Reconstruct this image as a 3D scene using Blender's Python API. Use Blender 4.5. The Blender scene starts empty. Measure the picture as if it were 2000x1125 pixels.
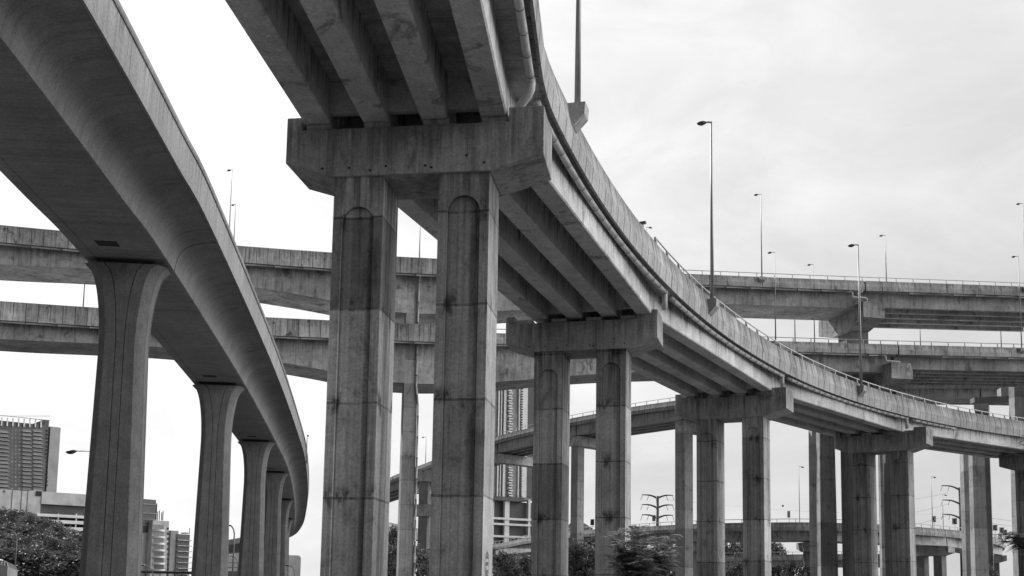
import bpy, bmesh, math, random
from mathutils import Vector, Matrix, noise as mnoise
random.seed(7)
V = Vector
PI = math.pi
scene = bpy.context.scene
COL = scene.collection

# ------------------------------------------------------------------ camera
F, CX, CY, YH, EYE = 2200.0, 1000.0, 893.0, 1160.0, 1.7
_p = math.atan((YH - CY) / F)
_r = math.atan(300 / 18143.0)
FW = V((0, math.cos(_p), math.sin(_p)))
U0 = V((0, -math.sin(_p), math.cos(_p)))
R0 = V((1, 0, 0))
RT = R0 * math.cos(_r) + U0 * math.sin(_r)
UP = -R0 * math.sin(_r) + U0 * math.cos(_r)
CAM = V((0, 0, EYE))


def ray(x, y):
    return FW + RT * ((x - CX) / F) + UP * ((CY - y) / F)


def at_h(x, y, h):
    d = ray(x, y)
    return CAM + d * ((h - EYE) / d.z)


def at_Y(x, y, Y):
    d = ray(x, y)
    return CAM + d * (Y / d.y)


def at_pl(x, y, P, n):
    """where the sight line of a photo point meets the vertical plane (P, n)"""
    d = ray(x, y)
    return CAM + d * ((P - CAM).dot(n) / d.dot(n))


cd = bpy.data.cameras.new("camera")
cam = bpy.data.objects.new("camera", cd)
COL.objects.link(cam)
cam.matrix_world = Matrix(((RT.x, UP.x, -FW.x, CAM.x), (RT.y, UP.y, -FW.y, CAM.y), (RT.z, UP.z, -FW.z, CAM.z), (0, 0, 0, 1)))
cd.sensor_width = 36
cd.lens = 36 * F / 2000
cd.shift_y = (CY - 562.5) / 2000
cd.clip_start = 0.1
cd.clip_end = 6000
scene.camera = cam

# ------------------------------------------------------------------ materials
def nt(name):
    m = bpy.data.materials.new(name)
    m.use_nodes = True
    t = m.node_tree
    for n in list(t.nodes):
        t.nodes.remove(n)
    out = t.nodes.new("ShaderNodeOutputMaterial")
    b = t.nodes.new("ShaderNodeBsdfPrincipled")
    t.links.new(b.outputs[0], out.inputs[0])
    return m, t, b


class G:
    """small helper to chain shader maths"""
    def __init__(self, t):
        self.t = t

    def put(self, sock, v):
        if isinstance(v, (int, float)):
            sock.default_value = v
        else:
            self.t.links.new(v, sock)

    def m(self, op, a, b=0.0, c=None, clamp=False):
        n = self.t.nodes.new("ShaderNodeMath")
        n.operation = op
        n.use_clamp = clamp
        self.put(n.inputs[0], a)
        self.put(n.inputs[1], b)
        if c is not None:
            self.put(n.inputs[2], c)
        return n.outputs[0]

    def rng(self, v, a, b, c, d, smooth=False):
        n = self.t.nodes.new("ShaderNodeMapRange")
        if smooth:
            n.interpolation_type = 'SMOOTHSTEP'
        self.put(n.inputs[0], v)
        for i, q in enumerate((a, b, c, d)):
            self.put(n.inputs[i + 1], q)
        return n.outputs[0]

    def noise(self, vec, scale, detail=3, rough=0.55, dist=0.0):
        n = self.t.nodes.new("ShaderNodeTexNoise")
        n.inputs["Scale"].default_value = scale
        n.inputs["Detail"].default_value = detail
        n.inputs["Roughness"].default_value = rough
        n.inputs["Distortion"].default_value = dist
        self.t.links.new(vec, n.inputs["Vector"])
        return n.outputs[0]

    def scaled(self, vec, s, off=(0, 0, 0)):
        n = self.t.nodes.new("ShaderNodeMapping")
        n.inputs["Scale"].default_value = s
        n.inputs["Location"].default_value = off
        self.t.links.new(vec, n.inputs["Vector"])
        return n.outputs[0]

    def attr(self, name):
        n = self.t.nodes.new("ShaderNodeAttribute")
        n.attribute_name = name
        return n.outputs["Fac"]

    def pos(self):
        return self.t.nodes.new("ShaderNodeNewGeometry").outputs["Position"]


def concrete(name, base, blotch=0.2, streak=0.3, spots=0.35, drip=0.8, joint=0.6, ribs=0.0, rough=0.9, plank=0.10):
    m, t, b = nt(name)
    g = G(t)
    P = g.pos()
    n1 = g.noise(P, 0.2, 3, 0.5)
    n2 = g.noise(P, 1.1, 5, 0.65, 0.3)
    n3 = g.noise(P, 9.0, 4, 0.65)
    # swept parts use distance along the road and height, so streaks run straight down them
    ar = g.attr("arc")
    sx = t.nodes.new("ShaderNodeSeparateXYZ")
    t.links.new(P, sx.inputs[0])
    cx_ = t.nodes.new("ShaderNodeCombineXYZ")
    t.links.new(ar, cx_.inputs[0])
    t.links.new(sx.outputs[2], cx_.inputs[2])
    mxv = t.nodes.new("ShaderNodeMix")
    mxv.data_type = 'VECTOR'
    t.links.new(g.m('GREATER_THAN', ar, 0.0001), mxv.inputs[0])
    t.links.new(P, mxv.inputs[4])
    t.links.new(cx_.outputs[0], mxv.inputs[5])
    P = mxv.outputs[1]
    v = g.rng(n1, 0.3, 0.7, 1 - blotch, 1 + blotch)
    v = g.m('MULTIPLY', v, g.rng(n2, 0.28, 0.72, 1 - blotch * 0.9, 1 + blotch * 0.9))
    v = g.m('MULTIPLY', v, g.rng(n3, 0.25, 0.75, 0.72, 1.28))
    # vertical weather streaks and faint form-board lines
    st = g.noise(g.scaled(P, (2.2, 2.2, 0.10)), 1.0, 4, 0.6)
    v = g.m('MULTIPLY', v, g.m('SUBTRACT', 1.0, g.m('MULTIPLY', g.rng(st, 0.5, 0.7, 0, 1, True), streak)))
    pl = g.noise(g.scaled(P, (7.0, 7.0, 0.03), (3, 1, 0)), 1.0, 2, 0.5)
    v = g.m('MULTIPLY', v, g.rng(pl, 0.35, 0.65, 1 - plank, 1 + plank))
    # damp / soot patches
    sp = g.noise(g.scaled(P, (0.55, 0.55, 0.4), (11, 5, 2)), 1.0, 6, 0.7, 0.6)
    v = g.m('MULTIPLY', v, g.m('SUBTRACT', 1.0, g.m('MULTIPLY', g.rng(sp, 0.56, 0.66, 0, 1, True), spots)))
    ef = g.noise(g.scaled(P, (0.9, 0.9, 0.5), (31, 15, 8)), 1.0, 6, 0.75, 0.4)
    v = g.m('MULTIPLY', v, g.m('ADD', 1.0, g.m('MULTIPLY', g.rng(ef, 0.6, 0.7, 0, 1, True), spots * 0.7)))
    # drips running down from edges that carry the attribute
    if drip:
        dr = g.attr("drip")
        dn = g.noise(g.scaled(P, (3.4, 3.4, 0.16), (7, 3, 9)), 1.0, 4, 0.65)
        k = g.m('ADD', g.m('MULTIPLY', dr, 0.36), g.m('SUBTRACT', dn, 0.68))
        k = g.m('MULTIPLY', g.rng(k, 0.0, 0.18, 0, 1, True), g.rng(dr, 0.0, 0.15, 0, 1))
        v = g.m('MULTIPLY', v, g.m('SUBTRACT', 1.0, g.m('MULTIPLY', k, drip)))
    # pour joints
    bump_in = g.m('ADD', g.m('MULTIPLY', n2, 0.6), g.m('MULTIPLY', n3, 0.4))
    if joint:
        jz = g.attr("jz")
        w = g.m('ADD', jz, g.m('MULTIPLY', g.m('SUBTRACT', n2, 0.5), 0.08))
        fr = g.m('FRACT', g.m('DIVIDE', w, 3.5))
        d = g.m('MULTIPLY', g.m('MINIMUM', fr, g.m('SUBTRACT', 1.0, fr)), 3.5)
        line = g.rng(d, 0.02, 0.07, 1, 0, True)
        on = g.m('GREATER_THAN', jz, 0.01)
        gn = g.noise(g.scaled(P, (1.3, 1.3, 0.5), (2, 9, 4)), 1.0, 5, 0.7)
        soot = g.m('MULTIPLY', g.rng(d, 0.05, 0.75, 1, 0, True), g.rng(gn, 0.53, 0.65, 0, 1, True))
        lift = g.noise(g.scaled(P, (0.05, 0.05, 0.0), (0, 0, 0)), 1.0, 0)
        k = g.m('MULTIPLY', on, g.m('MAXIMUM', g.m('MULTIPLY', line, g.rng(gn, 0.42, 0.6, 0.25, 0.9)), soot))
        v = g.m('MULTIPLY', v, g.m('SUBTRACT', 1.0, g.m('MULTIPLY', k, joint)))
        # each pour has its own tone
        fl = g.m('FLOOR', g.m('DIVIDE', jz, 3.5))
        hsh = g.m('FRACT', g.m('MULTIPLY', g.m('SINE', g.m('ADD', g.m('MULTIPLY', fl, 12.9898), g.m('MULTIPLY', g.attr("seed"), 78.233))), 43758.5))
        dk = g.m('SUBTRACT', 1.0, g.m('MINIMUM', 1.0, g.m('ABSOLUTE', g.m('SUBTRACT', fl, g.attr("darkpour")))))
        dk = g.m('MULTIPLY', dk, g.rng(n2, 0.3, 0.6, 0.25, 0.5))
        v = g.m('MULTIPLY', v, g.m('SUBTRACT', 1.0, dk))
        v = g.m('MULTIPLY', v, g.m('ADD', 1.0, g.m('MULTIPLY', on, g.rng(hsh, 0, 1, -0.34, 0.17))))
        bump_in = g.m('SUBTRACT', bump_in, g.m('MULTIPLY', g.m('MULTIPLY', line, on), 0.8))
    v = g.m('MULTIPLY', v, g.m('ADD', 1.0, g.attr("tone")))
    if ribs:
        a = g.m('MULTIPLY', g.attr("arc"), 2 * PI / 0.13)
        s = g.m('SINE', a)
        v = g.m('MULTIPLY', v, g.rng(s, -1, 1, 1 - ribs, 1 + ribs * 0.4))
        bump_in = g.m('ADD', bump_in, g.m('MULTIPLY', s, 0.5))
    v = g.m('MULTIPLY', v, base)
    v = g.m('MINIMUM', v, 0.8)
    c = t.nodes.new("ShaderNodeCombineColor")
    for i in range(3):
        t.links.new(v, c.inputs[i])
    t.links.new(c.outputs[0], b.inputs["Base Color"])
    b.inputs["Roughness"].default_value = rough
    b.inputs["Specular IOR Level"].default_value = 0.25
    bp = t.nodes.new("ShaderNodeBump")
    bp.inputs["Strength"].default_value = 0.6
    bp.inputs["Distance"].default_value = 0.05
    t.links.new(bump_in, bp.inputs["Height"])
    t.links.new(bp.outputs[0], b.inputs["Normal"])
    return m


def plain(name, base, rough=0.6, metal=0.0, var=0.15, scale=3.0, spec=0.4):
    m, t, b = nt(name)
    g = G(t)
    n = g.noise(g.pos(), scale, 4, 0.6)
    v = g.m('MULTIPLY', g.m('MULTIPLY', g.rng(n, 0.3, 0.7, 1 - var, 1 + var), g.m('ADD', 1.0, g.attr("tone"))), base)
    c = t.nodes.new("ShaderNodeCombineColor")
    for i in range(3):
        t.links.new(v, c.inputs[i])
    t.links.new(c.outputs[0], b.inputs["Base Color"])
    b.inputs["Roughness"].default_value = rough
    b.inputs["Metallic"].default_value = metal
    b.inputs["Specular IOR Level"].default_value = spec
    return m


def leafmat(name, base):
    m, t, b = nt(name)
    g = G(t)
    n = g.noise(g.pos(), 0.7, 3, 0.6)
    v = g.m('MULTIPLY', g.m('MULTIPLY', g.rng(n, 0.3, 0.7, 0.7, 1.35), g.m('ADD', 1.0, g.attr("tone"))), base)
    c = t.nodes.new("ShaderNodeCombineColor")
    for i in range(3):
        t.links.new(v, c.inputs[i])
    t.links.new(c.outputs[0], b.inputs["Base Color"])
    b.inputs["Roughness"].default_value = 0.5
    b.inputs["Specular IOR Level"].default_value = 0.12
    tr = t.nodes.new("ShaderNodeBsdfTranslucent")
    t.links.new(c.outputs[0], tr.inputs[0])
    mx = t.nodes.new("ShaderNodeMixShader")
    mx.inputs[0].default_value = 0.3
    t.links.new(b.outputs[0], mx.inputs[1])
    t.links.new(tr.outputs[0], mx.inputs[2])
    out = [n for n in t.nodes if n.type == 'OUTPUT_MATERIAL'][0]
    t.links.new(mx.outputs[0], out.inputs[0])
    return m


M = {}
M['col'] = concrete("weathered_column_concrete", 0.31, 0.19, 0.5, 0.32, 0.5, 0.8, plank=0.18)
M['cap'] = concrete("cap_beam_concrete", 0.29, 0.22, 0.36, 0.4, 0.38, 0)
M['girder'] = concrete("girder_concrete", 0.46, 0.22, 0.15, 0.5, 0.55, 0, plank=0.04)
M['para'] = concrete("parapet_concrete", 0.31, 0.16, 0.26, 0.35, 0.45, 0)
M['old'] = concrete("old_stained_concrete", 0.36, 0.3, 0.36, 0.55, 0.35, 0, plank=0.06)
M['oldpara'] = concrete("sooty_parapet_concrete", 0.38, 0.32, 0.4, 0.7, 0.4, 0, plank=0.06)
M['smooth'] = concrete("smooth_grey_concrete", 0.23, 0.16, 0.22, 0.22, 0.3, 0, plank=0.08)
M['smoothpier'] = concrete("smooth_pier_concrete", 0.28, 0.11, 0.2, 0.14, 0.3, 0.3, plank=0.05)
M['ribbed'] = concrete("ribbed_fascia_concrete", 0.33, 0.08, 0.2, 0.04, 0.3, 0, ribs=0.28)
M['fcol'] = concrete("far_column_concrete", 0.32, 0.16, 0.22, 0.3, 0.6, 0.5)
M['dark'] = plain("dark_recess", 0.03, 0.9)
M['pipe'] = plain("pipe_plastic", 0.42, 0.5, 0, 0.18, 2.5)
M['band'] = plain("pipe_band", 0.12, 0.6)
M['pole'] = plain("galvanised_pole", 0.24, 0.45, 0.5, 0.1)
M['lamp'] = plain("lamp_housing", 0.05, 0.5)
M['rail'] = plain("galvanised_rail", 0.33, 0.5, 0.3, 0.15)
M['white'] = plain("white_paint", 0.62, 0.6, 0, 0.1, 0.6)
M['pale'] = plain("pale_render", 0.42, 0.8, 0, 0.22, 0.35)
M['mid'] = plain("mid_grey_render", 0.24, 0.8, 0, 0.15, 0.3)
M['slate'] = plain("slate_grey_render", 0.10, 0.8, 0, 0.2, 0.25)
M['glass'] = plain("window_glass", 0.06, 0.15, 0, 0.3, 0.3, 0.6)
M['leaf'] = leafmat("dark_foliage", 0.105)
M['leaf2'] = leafmat("feathery_foliage", 0.19)
M['bark'] = plain("bark", 0.09, 0.9, 0, 0.3, 6)
M['signface'] = plain("sign_face", 0.28, 0.6)
M['signmark'] = plain("sign_mark", 0.03, 0.6)
M['wire'] = plain("cable", 0.10, 0.6)
M['paint'] = plain("spray_paint", 0.5, 0.8)
M['paintdark'] = plain("dark_spray_paint", 0.07, 0.8)

# ------------------------------------------------------------------ mesh helpers
WLOC = {}


class MB:
    def __init__(self):
        self.v, self.f, self.a = [], [], {}

    def add(self, vs, fs, **at):
        o = len(self.v)
        self.v += [V(p) for p in vs]
        self.f += [tuple(i + o for i in f) for f in fs]
        for k, val in at.items():
            arr = self.a.setdefault(k, {})
            for i in range(len(vs)):
                arr[o + i] = val[i] if isinstance(val, (list, tuple)) else val
        return o

    def box(self, o, x, y, z, **at):
        """corner o and three edge vectors"""
        o, x, y, z = V(o), V(x), V(y), V(z)
        vs = [o, o + x, o + x + y, o + y, o + z, o + x + z, o + x + y + z, o + y + z]
        fs = [(3, 2, 1, 0), (4, 5, 6, 7), (0, 1, 5, 4), (1, 2, 6, 5), (2, 3, 7, 6), (3, 0, 4, 7)]
        if x.cross(y).dot(z) < 0:
            fs = [tuple(reversed(f)) for f in fs]
        self.add(vs, fs, **at)

    def cbox(self, c, sx, sy, sz, rz=0.0, **at):
        """box centred in plan on c, standing from c.z to c.z+sz"""
        ex = V((math.cos(rz), math.sin(rz), 0))
        ey = V((-math.sin(rz), math.cos(rz), 0))
        self.box(V(c) - ex * sx / 2 - ey * sy / 2, ex * sx, ey * sy, V((0, 0, sz)), **at)

    def tube(self, pts, r, n=8, **at):
        pts = [V(p) for p in pts]
        rs = r if isinstance(r, (list, tuple)) else [r] * len(pts)
        rings = []
        ref = None
        for i, p in enumerate(pts):
            t = (pts[min(i + 1, len(pts) - 1)] - pts[max(i - 1, 0)]).normalized()
            if ref is None:
                ref = V((0, 0, 1)) if abs(t.z) < 0.9 else V((1, 0, 0))
            x = (ref - t * ref.dot(t)).normalized()
            ref = x
            y = t.cross(x)
            rings.append([p + (x * math.cos(2 * PI * k / n) + y * math.sin(2 * PI * k / n)) * rs[i] for k in range(n)])
        vs = [q for rg in rings for q in rg]
        fs = []
        for i in range(len(rings) - 1):
            for k in range(n):
                k2 = (k + 1) % n
                fs.append((i * n + k, i * n + k2, (i + 1) * n + k2, (i + 1) * n + k))
        fs.append(tuple(reversed(range(n))))
        fs.append(tuple(range((len(rings) - 1) * n, len(rings) * n)))
        self.add(vs, fs, **at)

    def loft(self, rings, caps=True, atts=None):
        """closed rings of equal length joined in order"""
        n = len(rings[0])
        vs = [q for rg in rings for q in rg]
        fs = []
        for i in range(len(rings) - 1):
            for k in range(n):
                k2 = (k + 1) % n
                fs.append((i * n + k, i * n + k2, (i + 1) * n + k2, (i + 1) * n + k))
        if caps:
            fs.append(tuple(reversed(range(n))))
            fs.append(tuple(range((len(rings) - 1) * n, len(rings) * n)))
        self.add(vs, fs, **(atts or {}))

    def prism(self, poly, ux, uz, o, d, **at):
        """2-D outline (u, z) placed by ux, uz at o and extruded by vector d"""
        o, ux, uz, d = V(o), V(ux), V(uz), V(d)
        n = len(poly)
        vs = [o + ux * a + uz * b for a, b in poly]
        vs += [p + d for p in vs]
        fs = [tuple(reversed(range(n))), tuple(range(n, 2 * n))]
        for k in range(n):
            k2 = (k + 1) % n
            fs.append((k, k2, n + k2, n + k))
        self.add(vs, fs, **at)

    def build(self, name, mat, parent=None, loc=None, smooth=False, autoflip=True):
        base = WLOC.get(parent.name, V((0, 0, 0))) if parent else V(loc or (0, 0, 0))
        me = bpy.data.meshes.new(name)
        me.from_pydata([p - base for p in self.v], [], self.f)
        for k, d in self.a.items():
            at = me.attributes.new(k, 'FLOAT', 'POINT')
            for i, val in d.items():
                at.data[i].value = val
        if autoflip:
            bm = bmesh.new()
            bm.from_mesh(me)
            bmesh.ops.recalc_face_normals(bm, faces=bm.faces)
            bm.to_mesh(me)
            bm.free()
        if smooth:
            me.polygons.foreach_set("use_smooth", [True] * len(me.polygons))
        me.materials.append(mat)
        ob = bpy.data.objects.new(name, me)
        COL.objects.link(ob)
        if parent:
            ob.parent = parent
        else:
            ob.location = base
        WLOC[ob.name] = base
        return ob


def tag(o, label, cat, group=None):
    o["label"] = label
    o["category"] = cat
    if group:
        o["group"] = group
    return o


def thing(name, label, cat, loc=(0, 0, 0), group=None):
    o = bpy.data.objects.new(name, None)
    o.empty_display_size = 0.5
    COL.objects.link(o)
    o.location = loc
    WLOC[o.name] = V(loc)
    return tag(o, label, cat, group)


def copy_tree(o, parent=None):
    c = o.copy()
    COL.objects.link(c)
    if parent:
        c.parent = parent
    for ch in list(o.children):
        copy_tree(ch, c)
    return c


# ------------------------------------------------------------------ paths and sweeps
class Path:
    """polyline in space with arc length in plan; right() points to the traveller's right"""
    def __init__(self, pts, res=None):
        pts = [V(p) for p in pts]
        if res:
            pts = self.smooth(pts, res)
        self.p = pts
        self.s = [0.0]
        for a, b in zip(pts, pts[1:]):
            self.s.append(self.s[-1] + (b - a).to_2d().length)
        self.len = self.s[-1]

    @staticmethod
    def smooth(p, k):
        out = []
        q = [p[0] * 2 - p[1]] + p + [p[-1] * 2 - p[-2]]
        for i in range(1, len(q) - 2):
            for j in range(k):
                t = j / k
                a, b, c, d = q[i - 1], q[i], q[i + 1], q[i + 2]
                out.append(0.5 * ((2 * b) + (c - a) * t + (2 * a - 5 * b + 4 * c - d) * t * t + (3 * b - a - 3 * c + d) * t ** 3))
        out.append(p[-1])
        return out

    def pos(self, s):
        import bisect
        i = max(0, min(len(self.p) - 2, bisect.bisect_right(self.s, s) - 1))
        t = (s - self.s[i]) / (self.s[i + 1] - self.s[i])
        return self.p[i].lerp(self.p[i + 1], t)

    def tan(self, s):
        d = (self.pos(s + 0.6) - self.pos(s - 0.6)).to_2d().normalized()
        return V((d.x, d.y, 0))

    def right(self, s):
        t = self.tan(s)
        return V((t.y, -t.x, 0))

    def at(self, s, u=0.0, z=0.0):
        return self.pos(s) + self.right(s) * u + V((0, 0, z))

    def near(self, P):
        best = min(range(len(self.p)), key=lambda i: (self.p[i].to_2d() - P.to_2d()).length)
        lo, hi = self.s[max(0, best - 1)], self.s[min(len(self.s) - 1, best + 1)]
        return min((lo + (hi - lo) * k / 60 for k in range(61)), key=lambda s: (self.pos(s).to_2d() - P.to_2d()).length)


def steps(a, b, d):
    n = max(1, round((b - a) / d))
    return [a + (b - a) * i / n for i in range(n + 1)]


def sweep(mb, path, ss, prof, tone=None, drip=None):
    """prof: list of (u, z) or function of s"""
    rings, arc, tn, dp = [], [], [], []
    for s in ss:
        pr = prof(s) if callable(prof) else prof
        rings.append([path.at(s, u, z) for u, z in pr])
        arc += [s] * len(pr)
        if drip:
            dp += drip
    at = {'arc': arc}
    if drip:
        at['drip'] = dp
    mb.loft(rings, True, at)


def panelled(mb, path, a, b, prof, outer, panel=1.47, drip=None, var=0.12, gap=0.075, inset=0.06, side=1):
    """a parapet cast in panels: narrow recessed joints between them, each panel with a tone of its own"""
    n = max(1, round((b - a) / panel))
    L = (b - a) / n
    rings, tn, dp, arc = [], [], [], []
    for i in range(n):
        t = random.uniform(-var, var)
        s0, s1 = a + i * L, a + (i + 1) * L
        for s, ins, tt in ((s0 + gap / 2, 0, t), (s1 - gap / 2, 0, t), (s1 - gap / 2 + 0.004, inset, -0.75), (s1 + gap / 2 - 0.004, inset, -0.75)):
            if i == n - 1 and ins:
                continue
            rings.append([path.at(s, u - side * (ins if k in outer else 0), z) for k, (u, z) in enumerate(prof)])
            tn += [tt] * len(prof)
            arc += [s] * len(prof)
            dp += (drip or [0] * len(prof))
    mb.loft(rings, True, {'tone': tn, 'drip': dp, 'arc': arc})


def railing(deck, path, a, b, u, z0, h, post=3.0, r=0.055):
    mb = MB()
    mb.tube([path.at(s, u, z0 + h) for s in steps(a, b, 1.5)], r, 6)
    rl = mb.build('railing', M['rail'], deck)
    proto = None
    base = WLOC[deck.name]
    n = int((b - a) / post)
    for i in range(n + 1):
        s = a + i * post
        if s > b:
            break
        t = path.tan(s)
        if proto is None:
            pm = MB()
            pm.prism([(-0.05, 0), (0.13, 0), (0.05, h), (-0.05, h)], (0, -1, 0), (0, 0, 1), (-0.05, 0, 0), (0.10, 0, 0))
            proto = pm.build('post', M['rail'], None)
            o = proto
        else:
            o = proto.copy()
            COL.objects.link(o)
        o.parent = rl
        o.location = path.at(s, u, z0) - base
        o.rotation_euler = (0, 0, math.atan2(t.y, t.x))
    return rl


def girder_deck(root, path, a, b, uR, uL, para, lats, gw, gz, breaks, mats, slab=(0.15, 0.5), rail=None, panel=1.47, web_var=0.0, left_para=True):
    """deck on straight precast girders; z is measured from the lower edge of the near fascia"""
    pm, gm, sm = mats
    zt, kink, bat = para
    kout = 0.08 * kink / 0.85
    mb = MB()
    prof = [(uR, 0), (uR + kout, kink), (uR - bat, zt), (uR - bat - 0.22, zt), (uR - bat - 0.3, slab[1] + 0.02), (uR - 0.3, slab[0] - 0.01), (uR - 0.16, slab[0] - 0.01), (uR - 0.12, 0)]
    panelled(mb, path, a, b, prof, (0, 1, 2), panel, [0.25, 0.45, 1.0, 0.6, 0, 0, 0, 0], 0.13)
    mb.build('parapet', pm, root)
    if left_para:
        mb = MB()
        prof = [(uL, 0), (uL - kout, kink), (uL + bat, zt), (uL + bat + 0.22, zt), (uL + bat + 0.3, slab[1] + 0.02), (uL + 0.3, slab[0] - 0.05), (uL + 0.12, 0)]
        panelled(mb, path, a, b, prof, (0, 1, 2), panel, [0.25, 0.45, 1.0, 0.6, 0, 0, 0], 0.1, side=-1)
        mb.build('parapet', pm, root)
    mb = MB()
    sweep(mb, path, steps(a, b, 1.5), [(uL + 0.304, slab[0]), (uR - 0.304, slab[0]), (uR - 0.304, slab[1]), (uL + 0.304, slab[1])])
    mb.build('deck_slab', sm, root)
    for s0, s1 in zip(breaks, breaks[1:]):
        g0, g1 = s0 + 0.12, s1 - 0.12
        for u in lats:
            p0, p1 = path.at(g0, u), path.at(g1, u)
            d = (p1 - p0)
            dh = V((d.x, d.y, 0)).normalized()
            rt = V((dh.y, -dh.x, 0))
            mb = MB()
            hw = gw / 2
            c = gw * 0.06
            poly = [(-hw + c, gz[0]), (hw - c, gz[0]), (hw, gz[0] + c), (hw, gz[1]), (-hw, gz[1]), (-hw, gz[0] + c)]
            n = 14
            rings = [[p0 + d * (i / n) + rt * x + V((0, 0, z)) for x, z in poly] for i in range(n + 1)]
            tn = random.uniform(-0.06, 0.06)
            mb.loft(rings, True, {'tone': tn, 'drip': [0, 0, 0.2, 0.75, 0.75, 0.2] * (n + 1)})
            mb.build('girder', gm, root)
        # end diaphragms between the girders
        for sd in (g0 + 1.0, g1 - 1.0):
            rt = path.right(sd)
            tt = path.tan(sd)
            for u, w in zip(lats, lats[1:]):
                mb = MB()
                c = path.at(sd, (u + w) / 2, gz[0] + 0.35)
                wd = (w - u) - gw - 0.02
                if wd > 0.1:
                    mb.box(c - rt * wd / 2 - tt * 0.15, rt * wd, tt * 0.3, V((0, 0, gz[1] - gz[0] - 0.36)))
                    mb.build('diaphragm', gm, root)
    if rail:
        railing(root, path, rail[0], rail[1], uR - bat - 0.12, zt, rail[2], rail[3])


def pipe_run(root, pts, r, band=1.5, bl=0.1, n=10, bandr=1.07):
    """one pipe with its coupling bands as slightly thicker, darker rings of the same tube"""
    pts = [V(p) for p in pts]
    ps, rs, tn = [pts[0]], [r], [0.0]
    acc, nxt = 0.0, band * 0.5
    for p, q in zip(pts, pts[1:]):
        L = (q - p).length
        while nxt < acc + L:
            c = p.lerp(q, (nxt - acc) / L)
            d = (q - p).normalized()
            for off, rr, tt in ((-bl / 2 - 0.004, r, 0), (-bl / 2, r * bandr, -0.72), (bl / 2, r * bandr, -0.72), (bl / 2 + 0.004, r, 0)):
                ps.append(c + d * off)
                rs.append(rr)
                tn.append(tt)
            nxt += band
        acc += L
        ps.append(q)
        rs.append(r)
        tn.append(0.0)
    mb = MB()
    mb.tube(ps, rs, n, tone=[t for t in tn for _ in range(n)])
    return mb.build('drain_pipe', M['pipe'], root, smooth=True)


ZUP = V((0, 0, 1))


def arched_column(u0, v0, w, d, z0, z1, ex, ey, org, jz0, seed, arch_top, pw=0.34, rec=0.13, drip=0.0, darkpour=0):
    """rectangular column whose front and back carry a shallow round-headed recess; returns MB"""
    mb = MB()
    hw, hp = w / 2, w / 2 - pw
    za = z1 - arch_top - hp

    def P(u, v, z):
        return org + ex * (u0 + u) + ey * (v0 + v) + ZUP * z
    zs = [z0, z0 + (za - z0) * 0.35, z0 + (za - z0) * 0.7, za]

    def att(vs, zlist):
        return {'jz': [max(0.02, z - jz0 + 35.0) for z in zlist], 'seed': seed, 'darkpour': darkpour, 'drip': [max(0.0, 1 - (z1 - z) / 3.0) * drip for z in zlist]}
    for sgn, vf in ((-1, 0.0), (1, d)):
        vr = vf - sgn * rec
        inner = [(-hp, z) for z in zs[:-1]]
        outer = [(-hw, z) for z in zs[:-1]]
        angs = sorted(set([PI * k / 16 for k in range(17)] + [math.atan2(z1 - za, hw), PI - math.atan2(z1 - za, hw)]), reverse=True)
        for a in angs:
            ca, sa = math.cos(a), math.sin(a)
            inner.append((hp * ca, za + hp * sa))
            k = min(hw / abs(ca) if abs(ca) > 1e-6 else 1e9, (z1 - za) / sa if sa > 1e-6 else 1e9)
            outer.append((k * ca, za + k * sa))
        inner += [(hp, z) for z in reversed(zs[:-1])]
        outer += [(hw, z) for z in reversed(zs[:-1])]
        n = len(inner)
        cxz = (0.0, (zs[0] + za) / 2)
        vs, zl = [], []
        for (u, z) in outer:
            vs.append(P(u, vf, z)); zl.append(z)
        for (u, z) in inner:
            vs.append(P(u, vf, z)); zl.append(z)
        for (u, z) in inner:
            vs.append(P(u * 0.985, vr, z)); zl.append(z)
        for (u, z) in inner:
            zz = z if z < za else za + (z - za) * 0.9
            vs.append(P(u * 0.88, vr, zz)); zl.append(zz)
        fs = []
        for k in range(n - 1):
            fs.append((k, k + 1, n + k + 1, n + k))
            fs.append((n + k, n + k + 1, 2 * n + k + 1, 2 * n + k))
            fs.append((2 * n + k, 2 * n + k + 1, 3 * n + k + 1, 3 * n + k))
        fs.append(tuple(range(3 * n, 4 * n)))
        tn = [0.05] * n + [-0.10] * n + [-0.55] * n + [0.0] * n  # shade along the recess edges put into the tone, so its depth shows
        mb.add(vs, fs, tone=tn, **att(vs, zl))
    for su in (-1, 1):
        c = 0.06
        zz = [z0, (z0 + z1) / 2, z1]
        vs, zl = [], []
        for z in zz:
            for v in (0.0, d):
                vs.append(P(su * hw, v, z)); zl.append(z)
        mb.add(vs, [(0, 1, 3, 2), (2, 3, 5, 4)], **att(vs, zl))
    vs = [P(-hw, 0, z1), P(hw, 0, z1), P(hw, d, z1), P(-hw, d, z1)]
    mb.add(vs, [(0, 1, 2, 3)], **att(vs, [z1] * 4))
    bmx = mb
    return bmx

# ------------------------------------------------------------------ world, sun, ground
SUN_AZ, SUN_EL = math.radians(-42), math.radians(40)      # azimuth from +Y towards +X
w = bpy.data.worlds.new("World")
scene.world = w
w.use_nodes = True
t = w.node_tree
for n in list(t.nodes):
    t.nodes.remove(n)
g = G(t)
wo = t.nodes.new("ShaderNodeOutputWorld")
bg = t.nodes.new("ShaderNodeBackground")
sky = t.nodes.new("ShaderNodeTexSky")
sky.sky_type = 'NISHITA'
sky.sun_disc = False
sky.sun_elevation = SUN_EL
sky.sun_rotation = SUN_AZ
sky.air_density = 1.5
sky.dust_density = 5.0
bw = t.nodes.new("ShaderNodeRGBToBW")
t.links.new(sky.outputs[0], bw.inputs[0])
tc = t.nodes.new("ShaderNodeTexCoord").outputs["Generated"]
dirn = g.scaled(tc, (1, 1, 1))
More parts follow.
